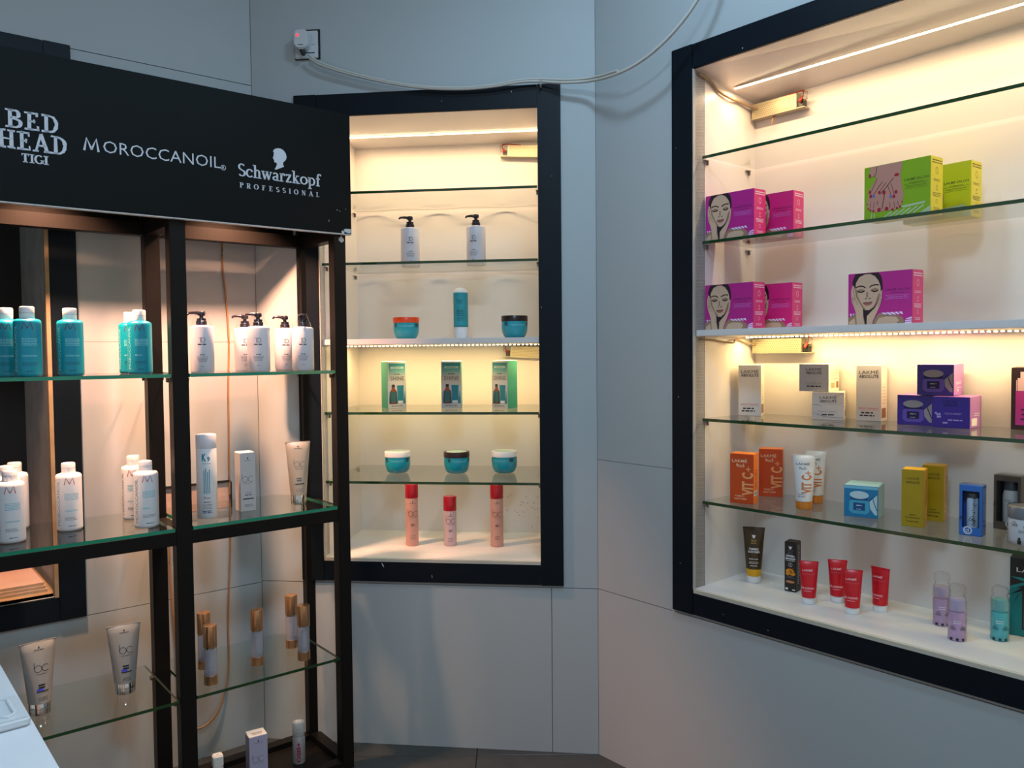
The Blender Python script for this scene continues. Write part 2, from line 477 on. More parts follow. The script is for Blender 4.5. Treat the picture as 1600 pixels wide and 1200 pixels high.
for i, ((lx, ly), sz, pw) in enumerate(CEIL_LIGHTS):
    r = tag(empty('ceiling_light', (lx, ly, CEIL_Z)), ['square cool white ceiling panel light over the wall corner', 'square cool white ceiling panel light over the shop floor'][i], 'ceiling light', 'ceiling panel lights')
    h = sz / 2 + .02
    fm = MB().box(-h, h, -h, -h + .02, -.03, 0).box(-h, h, h - .02, h, -.03, 0).box(-h, -h + .02, -h + .02, h - .02, -.03, 0).box(h - .02, h, -h + .02, h - .02, -.03, 0)
    fm.build('frame', M_CABLE, r)
    MB().box(-h + .02, h - .02, -h + .02, h - .02, -.022, -.012).build('diffuser', M_LAMP, r)
    area_light('panel_glow', (0, 0, -.035), sz, sz, pw, CEIL_COLOR, r)

# ------------------------------------------------------------------ display niches
br_me = MB().box(-.005, .005, -.010, .010, -.003, 0).box(-.004, .004, .004, .009, -.015, -.003).mesh('shelf_bracket', .001, 1); br_me.materials.append(M_STEEL)
def bracket(parent, x, y, z, side=1):
    o = bpy.data.objects.new('shelf_bracket', br_me); COL.objects.link(o); o.parent = parent; o.location = (x, y, z)
    return o
def niche(k, label, s0, s1, z0, z1, depth, f0, f1, fz0, fz1, board=None, shelves=(), back_z=None):
    r = tag(plane_empty('display_niche', k), label, 'display niche')
    bz = back_z or (z1, z1)
    MB().box(s0, s1, depth, depth + .012, z0 - .01, z1 + .02).build('back_panel', M_NICHE, r)
    for a, b in ((s0 - .012, s0), (s1, s1 + .012)):
        MB().box(a, b, .0, depth + .012, z0 - .01, z1 + .02).build('side_panel', M_NICHE, r)
    MB().box(s0, s1, .001, depth, z0 - .016, z0).build('bottom_panel', M_NICHE, r)
    t = MB(); t.add([(s0, .001, z1), (s1, .001, z1), (s1, depth, bz[1]), (s0, depth, bz[0]), (s0, .001, z1 + .02), (s1, .001, z1 + .02), (s1, depth, z1 + .02), (s0, depth, z1 + .02)],
                   [(0, 3, 2, 1), (4, 5, 6, 7), (0, 1, 5, 4), (2, 3, 7, 6), (1, 2, 6, 5), (0, 4, 7, 3)])
    t.build('top_panel', M_NICHE, r)
    # raw edge of the board along the front of the opening
    MB().box(s0, s1, -.0085, .001, z0 - .012, z0 - .001).build('edge_strip', mat('pale_board_edge', (.58, .54, .45), .6, noise=.2, nscale=18), r)
    MB().box(s0 - .001, s0 + .002, -.0095, .0005, z0, z1).build('edge_strip', M_LIP, r)
    MB().box(f0, s0 - .001, -.0105, -.0005, fz0, fz1).build('frame_stile', M_FRAME, r, .0015)
    MB().box(s1 + .001, f1, -.0105, -.0005, fz0, fz1).build('frame_stile', M_FRAME, r, .0015)
    MB().box(s0, s1, -.010, -.0005, z1, fz1 - .001).build('frame_rail', M_FRAME, r, .0015)
    MB().box(s0, s1, -.010, -.0005, fz0 + .001, z0 - .012).build('frame_rail', M_FRAME, r, .0015)
    if board: MB().box(s0 + .001, s1 - .001, .006, depth, board[0], board[1]).build('middle_shelf', M_NICHE, r, .001)
    for z in shelves:
        for x in (s0 + .006, s1 - .006):
            bracket(r, x, .05, z - .009); bracket(r, x, depth - .05, z - .009)
    return r
N1_SH = (1.978, 1.728, 1.196, .948)
N2_SH = (1.993, 1.736, 1.196, .941)
N1 = niche('B', 'tall black framed lit wall niche in the middle wall', .24, 1.018, .676, 2.237, .44, .157, 1.098, .592, 2.315, (1.436, 1.456), N1_SH)
N2 = niche('R', 'wide black framed lit wall niche on the right wall', .407, 1.94, .672, 2.248, .325, .328, R_END, .592, 2.322, (1.447, 1.466), N2_SH, (2.205, 2.248))
# chipped paint on the middle frame
def chip(parent, pts, y, m=M_CHIP, name='paint_chip'):
    MB().prism(pts, y - .0004, y).build(name, m, parent)
def blob(cx, cz, rx, rz, n=9, seed=1, rot=0):
    r = random.Random(seed); c, s = math.cos(rot), math.sin(rot); out = []
    for i in range(n):
        a = 2 * PI * i / n; q = r.uniform(.6, 1.1); x, z = rx * q * math.cos(a), rz * q * math.sin(a)
        out.append((cx + x * c - z * s, cz + x * s + z * c))
    return out
for i, (px, py, rx, rz, rot) in enumerate([(598, 883, .002, .010, .5), (675, 901, .001, .006, .2), (799, 143, .002, .003, 0), (690, 158, .0015, .0015, 0), (846, 480, .0015, .003, 0), (862, 275, .001, .001, 0), (478, 148, .002, .002, 0)]):
    s_, z_ = on_plane('B', px, py, .0105); chip(N1, blob(s_, z_, rx, rz, 7, i, rot), -.0103)
for i, (px, py, rx, rz) in enumerate([(1056, 231, .001, .001), (1060, 620, .002, .002), (1063, 880, .001, .002), (1130, 960, .0015, .001), (1200, 985, .002, .001), (1052, 955, .003, .004), (1160, 75, .002, .002)]):
    s_, z_ = on_plane('R', px, py, .0105); chip(N2, blob(s_, z_, rx, rz, 7, i + 20), -.0103)
# worn specks on the niche back, low on the right
sp = MB(); rr = random.Random(5)
for i in range(34):
    px, py = rr.gauss(815, 14), rr.gauss(795, 18)
    s_, z_ = on_plane('B', min(px, 840), py, -.44); L_, a_ = rr.uniform(.002, .006), rr.uniform(0, 3)
    if not (.26 < s_ < 1.01 and .70 < z_ < .93): continue
    sp.prism([(s_ - L_ * math.cos(a_), z_ - L_ * math.sin(a_)), (s_ + .0012, z_ - .0008), (s_ + L_ * math.cos(a_), z_ + L_ * math.sin(a_)), (s_ - .0012, z_ + .0008)], .4394, .4402)
tag(sp.build('scuff_marks', mat('scuff', (.10, .09, .08), .8, noise=.2), N1), kind='stuff')

def shelf(k, label, x0, x1, y0, y1, z, th=.009, edge=M_EDGE, group='glass shelves', sides=False):
    m = MB().box(x0, x1, y0, y1, z - th, z)
    me = m.mesh('glass_shelf')
    me.materials.append(M_GLASS); me.materials.append(edge); me.materials.append(M_CLEAR)
    for p in me.polygons: p.material_index = (1 if (p.normal.y < -.5 or (sides and abs(p.normal.x) > .5)) else 2) if abs(p.normal.z) < .5 else (0 if p.normal.z > 0 else 2)
    o = bpy.data.objects.new('glass_shelf', me); COL.objects.link(o); put(o, k)
    return tag(o, label, 'shelf', group)
for z, lb in zip(N1_SH, ('empty top glass shelf of the middle niche', 'glass shelf under the two pump bottles in the middle niche', 'glass shelf under the three tall teal cartons in the middle niche', 'glass shelf under the three jars in the lower middle niche')):
    shelf('B', lb, .243, 1.015, .012, .432, z, .009, group='glass shelves of the middle niche')
for z, lb in zip(N2_SH, ('empty top glass shelf of the right niche', 'glass shelf under the pink and green cartons in the right niche', 'glass shelf under the white and purple cartons in the right niche', 'glass shelf under the orange cartons and white tubes in the right niche')):
    shelf('R', lb, .413, 1.934, .03, .318, z, .009, group='glass shelves of the right niche')

# ------------------------------------------------------------------ LED strips and their drivers
M_TAPE = mat('led_tape', (.8, .72, .55), .5, noise=.05)
M_DIODE = mat('led_diode', (1, .9, .7), .4, emis=(1.0, .80, .48), estr=14)
def led_strip(k, label, s0, s1, y, z, watts, pitch=.0085, color=STRIP_COLOR):
    r = tag(plane_empty('led_strip', k), label, 'led strip', 'warm led strips')
    MB().box(s0, s1, y - .005, y + .005, z - .0012, z).build('tape', M_TAPE, r)
    d = MB(); n = int((s1 - s0) / pitch)
    for i in range(n):
        x = s0 + (i + .5) * (s1 - s0) / n; d.box(x - .0030, x + .0030, y - .0040, y + .0040, z - .0034, z - .0012)
    tag(d.build('diodes', M_DIODE, r), kind='stuff')
    area_light('strip_glow', ((s0 + s1) / 2, y, z - .005), s1 - s0, .008, watts, color, r)
    return r
led_strip('B', 'glowing warm led strip across the ceiling of the middle niche', .25, 1.008, .265, 2.2365, STRIP_W['n1_top'])
led_strip('B', 'glowing warm led strip under the middle board of the middle niche', .25, 1.008, .24, 1.4355, STRIP_W['n1_mid'], .0155, MID_COLOR)
o = led_strip('R', 'bright warm led strip across the ceiling of the right niche', .43, 1.93, .175, 2.222, STRIP_W['n2_top'])
led_strip('R', 'warm led strip under the middle board of the right niche', .43, 1.93, .235, 1.4465, STRIP_W['n2_mid'], .0155, MID_COLOR)

M_DRV = mat('driver_casing', (.44, .39, .26), .35, metal=.4, noise=.1)
M_DRVH = mat('driver_perforation', (.22, .17, .07), .6, noise=.2)
M_RED = mat('red_wire', (.42, .03, .02), .45, noise=.2)
M_BLKP = mat('black_plastic', (.015, .015, .016), .35, noise=.2)
def driver(k, label, s0, s1, y, z0, z1, tilt=0.0, flip=False):
    """perforated power supply on the back panel; terminal end at the +x side unless flip"""
    L = s1 - s0; H = z1 - z0; D = .03
    r = tag(empty('led_driver'), label, 'led driver', 'led drivers')
    p = PL[k]; q = p.w((s0 + s1) / 2, -y, (z0 + z1) / 2); r.location = q; r.rotation_euler = (0, tilt, p.ang)
    e = -1 if flip else 1
    hx0, hx1 = sorted((-e * L / 2, e * (L / 2 - .028)))
    MB().box(hx0, hx1, -D, 0, -H / 2, H / 2).build('housing', M_DRV, r, .001)
    pf = []
    n = 22
    for i in range(n):
        for j in range(6):
            x = hx0 + .008 + (hx1 - hx0 - .016) * (i + (.5 if j % 2 else 0)) / (n - .5); pf.append(rect(x - .0016, -H / 2 + H * (j + .8) / 7.2 - .0012, x + .0016, -H / 2 + H * (j + .8) / 7.2 + .0012))
    lay(r, 'perforation', M_DRVH, pf, lambda u, v, ee: (u, -D - ee, v))
    MB().box(-L / 2, L / 2, -D - .003, .0, -H / 2 - .003, -H / 2).build('base_flange', M_DRV, r)
    tx = e * (L / 2 - .018)
    MB().box(tx - .009, tx + .009, -D * .8, -.002, -H / 2, H * .05).build('terminal_block', M_BLKP, r, .001)
    w = MB(); w.tube([(tx, -D * .85, -.002), (tx + e * .012, -D, .008), (tx + e * .012, -D * .8, H / 2 + .004), (tx - e * .01, -D * .5, H / 2 + .007), (tx - e * .06, -D * .4, H / 2 + .005)], .0022, 6)
    w.tube([(tx, -D * .9, -.006), (tx + e * .004, -D * 1.05, -.004), (tx + e * .006, -D * .95, .004)], .0045, 6)
    w.build('red_wire', M_RED, r, smooth=60)
    w2 = MB(); w2.tube([(tx + e * .006, -D * .6, -.004), (tx + e * .02, -D * .7, 0), (tx + e * .02, -D * .6, H / 2), (tx, -D * .4, H / 2 + .006)], .0016, 6)
    w2.build('yellow_wire', mat('yellow_wire', (.45, .32, .08), .5, noise=.1), r, smooth=60)
    return r
driver('B', 'metal led driver high on the right in the middle niche', .838, 1.005, .438, 2.176, 2.218, math.radians(3), True)
driver('B', 'metal led driver under the middle board of the middle niche', .842, 1.005, .438, 1.386, 1.428, math.radians(3), True)
driver('R', 'metal led driver in the upper left corner of the right niche', .415, .60, .322, 2.150, 2.196, 0)
driver('R', 'metal led driver under the middle board of the right niche', .418, .62, .322, 1.396, 1.440, 0)
M_FEED = mat('feed_wire', (.33, .22, .13), .5, noise=.3, nscale=30)
def tubething(name, k, pts, r, m, label, cat, n=8, group=None):
    o = MB().tube(pts, r, n).build(name, m, smooth=60); put(o, k); return tag(o, label, cat, group)
def smoothpath(pts, n=6):
    pts = [Vector(p) for p in pts]; out = []
    for i in range(len(pts) - 1):
        p0, p1, p2, p3 = pts[max(i - 1, 0)], pts[i], pts[i + 1], pts[min(i + 2, len(pts) - 1)]
        for j in range(n):
            t = j / n
            out.append(.5 * ((2 * p1) + (p2 - p0) * t + (2 * p0 - 5 * p1 + 4 * p2 - p3) * t * t + (3 * p1 - p0 - 3 * p2 + p3) * t ** 3))
    out.append(pts[-1]); return out
tubething('feed_wire', 'R', smoothpath([(.414, .01, 2.235), (.416, .06, 2.228), (.414, .11, 2.205), (.418, .17, 2.193), (.416, .22, 2.192), (.425, .27, 2.185), (.44, .30, 2.178)]), .0045, M_FEED, 'twisted brown feed wire in the top left corner of the right niche', 'wire')
tubething('feed_wire', 'R', smoothpath([(.412, .02, 1.437), (.414, .08, 1.436), (.416, .14, 1.430), (.43, .17, 1.428), (.416, .20, 1.438), (.418, .24, 1.434), (.43, .29, 1.42)]), .0028, M_FEED, 'dark feed wire under the middle board of the right niche', 'wire')
tubething('spare_wire', 'R', smoothpath([(.49, .318, 2.15), (.487, .305, 2.145), (.484, .300, 2.128), (.482, .300, 2.124)]), .003, M_WIRE, 'short brown wire end hanging below the upper driver of the right niche', 'wire')
# thin wavy tubes added for the shadow lines behind the middle niche's shelves
for zz, lb, amp in ((1.979, 'thin wavy tube for the shadow line behind the top shelf in the middle niche', .006), (1.729, 'thin wavy tube for the shadow line behind the pump bottle shelf in the middle niche', .012)):
    pts = [(.25 + i * .019, .428 - .012 * (1 - math.sin(i * .45)), zz + .003) for i in range(41)]
    tubething('edge_shadow_line', 'B', smoothpath(pts, 2), .0022, M_CABLE, lb, 'cable', 6)

# ------------------------------------------------------------------ unfinished niche in the left wall, seen through the stand
M_JAMB = mat('weathered_jamb', (.46, .53, .54), .8, noise=.6, nscale=12, col2=(.20, .23, .23))
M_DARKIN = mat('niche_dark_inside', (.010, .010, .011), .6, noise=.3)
M_PINE = mat('raw_pine', (.42, .30, .17), .7, noise=.4, nscale=25)
N3 = tag(plane_empty('display_niche', 'L'), 'unfinished dark niche with black frame behind the stand', 'display niche')
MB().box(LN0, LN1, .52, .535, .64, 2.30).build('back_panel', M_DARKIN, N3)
MB().box(LN1, LN1 + .015, 0, .535, .64, 2.30).build('side_panel', M_JAMB, N3)
MB().box(LN0 - .015, LN0, 0, .535, .64, 2.30).build('side_panel', M_JAMB, N3)
MB().box(LN1 - .012, LN1 - .0005, -.012, .014, .655, 2.29).build('edge_strip', M_PINE, N3)
MB().box(LN0, LN1, 0, .52, .640, .655).build('bottom_panel', M_PINE, N3)
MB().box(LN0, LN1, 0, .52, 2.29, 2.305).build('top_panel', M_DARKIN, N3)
MB().box(LN1 + .001, -.577, -.0105, -.0005, .579, 2.366).build('frame_stile', M_FRAME, N3, .0015)
MB().box(LN0 - .076, LN0 - .001, -.0105, -.0005, .579, 2.366).build('frame_stile', M_FRAME, N3, .0015)
MB().box(LN0, LN1, -.010, -.0005, 2.29, 2.365).build('frame_rail', M_FRAME, N3, .0015)
MB().box(LN0, LN1, -.010, -.0005, .580, .655).build('frame_rail', M_FRAME, N3, .0015)
M_SHEET = mat('pink_laminate_sheet', (.62, .45, .38), .4, noise=.1, nscale=4)
for i, lb in enumerate(('lowest of three pinkish board sheets stacked in the dark left niche', 'middle of three pinkish board sheets stacked in the dark left niche', 'topmost of three pinkish board sheets stacked in the dark left niche')):
    o = MB().box(LN0 + .03, LN1 - .016 - .004 * i, .085 + .006 * i, .515, .6555 + .0095 * i, .6640 + .0095 * i).mesh('board_sheet')
    o.materials.append(M_SHEET); o.materials.append(M_RAW)
    for p in o.polygons: p.material_index = 1 if abs(p.normal.z) < .5 else 0
    ob = bpy.data.objects.new('board_sheet', o); COL.objects.link(ob); put(ob, 'L'); tag(ob, lb, 'board', 'board sheets in the left niche')

# ------------------------------------------------------------------ wall socket, plug, hanging cable
M_PLATE = mat('socket_plastic', (.62, .64, .66), .35, noise=.04)
s0, z1 = on_plane('B', 461, 48); s1, z0 = on_plane('B', 501, 93)
cx, cz = (s0 + s1) / 2, (z0 + z1) / 2
r = tag(plane_empty('wall_socket', 'B'), 'white power socket in a black cut out high on the middle wall', 'socket')
hw, hh = .046, .052
MB().box(cx - hw, cx + hw, -.004, -.0003, cz - hh, cz + hh).build('black_surround', M_BLKP, r, .001)
MB().box(cx - hw + .004, cx + hw - .006, -.014, -.004, cz - hh + .002, cz + hh - .008).build('face_plate', M_PLATE, r, .002)
MB().box(cx + .022, cx + .032, -.017, -.014, cz - .005, cz + .03).build('rocker_switch', M_PLATE, r, .001)
MB().box(cx - .02, cx + .03, -.0148, -.014, cz - .034, cz - .031).build('socket_slot', M_BLKP, r)
pr = tag(plane_empty('power_plug', 'B'), 'white plug adaptor with red indicator in the high wall socket', 'plug')
px_, pz_ = cx - .008, cz + .004
pts = [(px_ - .024, pz_ + .026), (px_ - .018, pz_ + .032), (px_ + .016, pz_ + .032), (px_ + .024, pz_ + .024), (px_ + .026, pz_ - .018), (px_ + .012, pz_ - .034), (px_ - .012, pz_ - .034), (px_ - .026, pz_ - .018)]
MB().prism(pts, -.052, -.0145).build('plug_body', M_PLATE, pr, .004, 3, smooth=40)
MB().box(px_ - .014, px_ - .006, -.0535, -.050, pz_ + .008, pz_ + .016).build('indicator', mat('red_indicator', (.8, .02, .03), .3, emis=(1, .02, .04), estr=2.5), pr, .001)
MB().box(px_ - .008, px_ + .010, -.0527, -.0518, pz_ - .022, pz_ - .020).build('printed_mark', M_BLKP, pr)
MB().tube([(px_, -.035, pz_ - .032), (px_ + .004, -.034, pz_ - .046), (px_ + .006, -.032, pz_ - .052)], [.010, .008, .005], 10).build('cord_grip', M_BLKP, pr, smooth=50)
# cable: points in wall frame B
def bpt(x, y, off, k='B'):
    s_, z_ = on_plane(k, x, y, off); q = PL[k].w(s_, off, z_)
    d_ = Vector((q.x, q.y)) - PL['B'].p
    return (d_.dot(PL['B'].d), -d_.dot(PL['B'].n), q.z)
c1 = [bpt(483, 90, .033), bpt(500, 101, .034), bpt(540, 114, .032), bpt(600, 128, .03), bpt(660, 137, .03), bpt(720, 139, .03), bpt(770, 135, .032), bpt(812, 128, .034), bpt(843, 127, .032), bpt(880, 129, .05), bpt(925, 126, .075), bpt(965, 115, .085, 'R'), bpt(1005, 93, .09, 'R'), bpt(1045, 58, .09, 'R'), bpt(1082, 12, .085, 'R'), bpt(1110, -40, .08, 'R'), bpt(1128, -100, .06, 'R'), bpt(1140, -170, .03, 'R')]
c2 = [(x, y - .002, z + .0085 - .012 * math.sin(min(1, i / 9) * PI) * .4) for i, (x, y, z) in enumerate(c1)]
cb = tag(plane_empty('power_cable', 'B'), 'white double power cable sagging from the socket over the frame to the ceiling', 'cable')
MB().tube(smoothpath(c1, 5), .0052, 8).build('strand', M_CABLE, cb, smooth=60)
MB().tube(smoothpath(c2[:12], 5), .0045, 8).build('strand', M_CABLE, cb, smooth=60)
q = bpt(845, 130, .021)
MB().tube([(q[0], -.018, q[2] + .008), (q[0], -.026, q[2] + .012), (q[0] + .001, -.042, q[2] + .004), (q[0] + .001, -.042, q[2] - .010), (q[0], -.026, q[2] - .014), (q[0], -.018, q[2] - .012)], .003, 6).build('cable_clip', M_CABLE, cb, smooth=60)

# wires and small cut-out on the left wall behind the stand
tubething('hanging_wire', 'L', smoothpath([(-.118, -.004, 1.83), (-.118, -.004, 1.70), (-.109, -.005, 1.60), (-.103, -.005, 1.45), (-.108, -.004, 1.30), (-.110, -.004, 1.15), (-.112, -.005, 1.0), (-.112, -.005, .87), (-.115, -.006, .72), (-.122, -.006, .6), (-.128, -.006, .45), (-.132, -.008, .30), (-.160, -.012, .18), (-.205, -.014, .125), (-.25, -.012, .115), (-.29, -.008, .14)]), .0034, M_WIRE, 'brown wire hanging down the wall behind the right bay of the stand', 'wire')
tubething('hanging_wire', 'L', smoothpath([(-.318, -.004, .86), (-.320, -.004, .70), (-.314, -.005, .55), (-.306, -.006, .40), (-.300, -.008, .25), (-.29, -.008, .14)]), .0034, M_WIRE, 'short brown wire on the wall behind the middle post of the stand', 'wire')
r = tag(plane_empty('wall_cutout', 'L'), 'black edged rectangular wall cut out with bare brick behind the stand', 'wall opening')
MB().box(-.335, -.112, -.0012, -.0002, .868, .958).build('brick_face', mat('bare_brick', (.62, .44, .36), .9, noise=.3, nscale=30, bump=.5), r)
MB().box(-.335, -.108, -.006, -.0002, .958, .964).build('black_edge', M_BLKP, r)
MB().box(-.112, -.104, -.006, -.0002, .868, .958).build('black_edge', M_BLKP, r)

# ------------------------------------------------------------------ display stand
POSTS = [(-.930, -.888), (-.412, -.366), (.108, .150)]
ST = tag(plane_empty('display_stand', 'L'), 'tall black display stand with lettered header board and glass shelves', 'display stand')
for a, b in POSTS:
    MB().box(a, b, -.400, -.358, .0, 2.165).build('post', M_STAND, ST, .0015)
    MB().box(a, b, -.145, -.103, .0, 2.165).build('post', M_STAND, ST, .0015)
    MB().box(a + .001, b - .001, -.358, -.145, 1.780, 1.822).build('side_rail', M_STAND, ST, .001)
    MB().box(a + .001, b - .001, -.358, -.145, .848, .887).build('side_rail', M_STAND, ST, .001)
    MB().box(a + .001, b - .001, -.358, -.145, .0, .035).build('side_rail', M_STAND, ST, .001)
for (a, b), (c, d) in zip(POSTS[:-1], POSTS[1:]):
    MB().box(b, c, -.144, -.104, 1.780, 1.822).build('rear_rail', M_STAND, ST, .001)
    MB().box(b, c, -.399, -.359, .848, .887).build('front_rail', M_STAND, ST, .001)
    MB().box(b, c, -.144, -.104, .0, .030).build('rear_rail', M_STAND, ST, .001)
    MB().box(b, c, -.399, -.359, .0, .030).build('front_rail', M_STAND, ST, .001)
    MB().box(b, c, -.358, -.145, .002, .012).build('bottom_board', M_STAND, ST)
    MB().box(b, c, -.103, -.097, 1.822, 2.165).build('back_board', M_STAND, ST)
    for z in (1.350, .388):
        for y in (-.375, -.124):
            bracket(ST, b + .006, y, z - .010); bracket(ST, c - .006, y, z - .010)
MB().box(-.395, -.383, -.357, -.146, 1.8222, 2.165).build('added_divider', M_STAND, ST)  # unseen board added to keep each downlight out of the other bay
HD0, HD1, HZ0, HZ1 = -.965, .162, 1.796, 2.190
hd = MB().box(HD0, HD1, -.420, -.4005, HZ0 + .003, HZ1).build('header_board', M_HEADER, ST, .0012)
MB().box(HD0, HD1, -.4195, -.4005, HZ0, HZ0 + .0028).build('board_edge', M_CHIP, hd)
MB().box(HD0, HD1, -.400, -.097, 2.165, 2.185).build('top_board', M_STAND, ST)
MB().box(HD1 - .012, HD1, -.400, -.097, 1.8225, 2.165).build('end_board', M_STAND, ST)
def hs(u, v, e): return (u, -.420 - e, v)
def hp(x, y): return on_plane('L', x, y, .42)
def hser(s, pa, pb, ptop, **kw):
    (xa, za), (xb, zb), (_, zt) = hp(*pa), hp(*pb), hp(*ptop)
    z = (za + zb) / 2
    return serif(s, xa, z, zt - za, xb - xa, **kw)
lay(hd, 'lettering', M_WHITEINK, hser('BED', (9, 198.5), (93, 209), (8, 169.8), tv=.19, th=.10, slab=.10, jit=.022, spread=.06), hs)
lay(hd, 'lettering', M_WHITEINK, hser('HEAD', (-4, 230), (106, 242), (-4, 201), tv=.19, th=.10, slab=.10, jit=.022, spread=.06), hs)
lay(hd, 'lettering', M_WHITEINK, hser('TIGI', (33, 253), (76, 258), (32.6, 239), tv=.22, th=.10, slab=.10), hs)
(xa, za), (xb, zb), (_, zt) = hp(131.6, 234.6), hp(154, 237), hp(135, 215.5)
zm = za; hcap = zt - za
lay(hd, 'lettering', M_WHITEINK, [stroke([(xa, zm), (xa + (xb - xa) * .18, zm + hcap), (xa + (xb - xa) * .52, zm + hcap * .12)], .0058, .0058), stroke([(xa + (xb - xa) * .50, zm + hcap * .12), (xa + (xb - xa) * .86, zm + hcap), (xb, zm)], .0058, .0058)], hs)
(xa, za), (xb, zb) = hp(161.5, 239), hp(345, 262.5)
lay(hd, 'lettering', M_WHITEINK, T('OROCCANOIL', xa, (za + zb) / 2, hcap * .97, xb - xa, 'l', -.006), hs)
(xa, za) = hp(349, 262)
lay(hd, 'lettering', M_WHITEINK, [stroke(arc(xa, za, .007, .007, 0, 340, 18), .0014, .0014, True), T('R', xa, za - .004, .008, None, 'c', .01)], hs)
lay(hd, 'lettering', M_WHITEINK, hser('Schwarzkopf', (371.5, 275), (501, 291.5), (371.5, 255), tv=.165, th=.085, slab=.075), hs)
lay(hd, 'lettering', M_WHITEINK, hser('PROFESSIONAL', (374.6, 293), (499, 308), (374.6, 285), tv=.20, th=.09, slab=.07, spread=.62), hs)
head = [(540, 185), (548, 170), (565, 158), (600, 152), (632, 160), (660, 180), (680, 210), (690, 250), (683, 280), (668, 296), (655, 305), (650, 320), (654, 340), (663, 357), (620, 372), (590, 385), (565, 388), (560, 382), (576, 355), (583, 330), (580, 312), (560, 310), (553, 300), (555, 290), (549, 283), (545, 268), (536, 258), (547, 238), (546, 222), (552, 208)]
lay(hd, 'emblem', M_WHITEINK, poly([hp(350 + x / 7.057, 210 + y / 7.057) for x, y in head][::-1]), hs)
for i, (px, py, rx, rz) in enumerate([(545, 361, .014, .010), (536, 367, .006, .006), (527, 328, .002, .002), (531, 330, .0015, .002), (540, 327, .0015, .0015), (514, 345, .001, .006)]):
    x_, z_ = hp(px, py)
    if x_ + rx > HD1: x_ = HD1 - rx
    if z_ - rz < HZ0: z_ = HZ0 + rz + .001
    chip(hd, blob(x_, z_, rx, rz, 9, i + 40), -.4202)
x_, z_ = on_plane('L', 533, 374, .40)
chip(ST, blob(x_, z_, .010, .012, 12, 77), -.4002, M_CHIP, 'paint_chip')
M_LENS = mat('downlight_lens', (1, .8, .6), .4, emis=(1.0, .66, .42), estr=10)
for cx_ in (-.70, -.155):
    dl = MB().lathe([(.028, 1.985), (.034, 1.99), (.036, 2.05), (.030, 2.07), (.010, 2.075), (.008, 2.165)], 20, cx_, -.26).build('downlight', M_STAND, ST, smooth=40)
    MB().lathe([(.026, 1.9835), (.026, 1.9845)], 20, cx_, -.26).build('lens', M_LENS, dl)
    area_light('downlight_glow', (cx_, -.26, 1.98), .062, .062, STAND_W, STAND_COLOR, ST, spread=math.radians(106), shape='DISK')
bays = [(-.885, -.415), (-.363, .105)]
for (a, b), side in zip(bays, ('left', 'right')):
    what = {'left': ('teal bottles', 'white bottles', 'two grey tubes'), 'right': ('white pump bottles', 'tall white bottle and beige tube', 'five copper capped bottles')}[side]
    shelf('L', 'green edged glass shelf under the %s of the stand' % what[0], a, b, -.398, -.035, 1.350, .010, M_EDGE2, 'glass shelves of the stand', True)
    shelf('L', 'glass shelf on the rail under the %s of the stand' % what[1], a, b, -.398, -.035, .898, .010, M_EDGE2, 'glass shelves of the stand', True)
    shelf('L', 'low glass shelf under the %s of the stand' % what[2], a, b, -.398, -.035, .388, .009, M_EDGE, 'glass shelves of the stand', True)

# ------------------------------------------------------------------ white counter in the near left corner
def onz(x, y, z):
    r_ = ray(x, y); t_ = (z - CAM_H) / r_.z; return Vector((r_.x * t_, r_.y * t_))
M_COUNTER = mat('counter_white', (.72, .73, .76), .3, noise=.03)
ca, cb_ = onz(0, 1035, .95), onz(95, 1200, .95)
cd = (cb_ - ca).normalized()
r = tag(empty('counter', (ca.x, ca.y, 0), math.atan2(cd.y, cd.x)), 'white counter top in the near lower left corner', 'counter')
MB().box(-.45, .62, -.60, 0, .925, .95).build('counter_top', M_COUNTER, r, .003)
MB().box(-.42, .59, -.58, -.04, .08, .924).build('counter_body', M_COUNTER, r, .002)
MB().box(-.40, .57, -.55, -.07, .0, .08).build('plinth', M_BLKP, r)
# flat plastic case with a handle slot lying at the counter edge
p0, p1, p2 = onz(27, 1084, .962), onz(48.5, 1119, .962), onz(0, 1136, .962)
ang = math.atan2((p1 - p0).y, (p1 - p0).x)
L_ = (p1 - p0).length
r = tag(empty('plastic_case', (p0.x, p0.y, .9502), ang), 'flat white plastic case with a handle slot on the counter edge', 'case')
MB().box(0, L_, -.17, 0, 0, .012).build('case_body', M_PLATE, r, .003, 3, smooth=40)
ring = [(L_ * .20 + .55 * L_ * t, 0) for t in (0, 1)]
w = MB(); hx0, hx1, hy = L_ * .16, L_ * .86, -.022
w.tube([Vector(p) for p in [(hx0, hy + .008, .0125), (hx1 - .008, hy + .008, .0125), (hx1, hy, .0125), (hx1 - .008, hy - .008, .0125), (hx0, hy - .008, .0125), (hx0 - .006, hy, .0125), (hx0, hy + .008, .0125)]], .0025, 8)
w.build('handle_rim', M_PLATE, r, smooth=60)

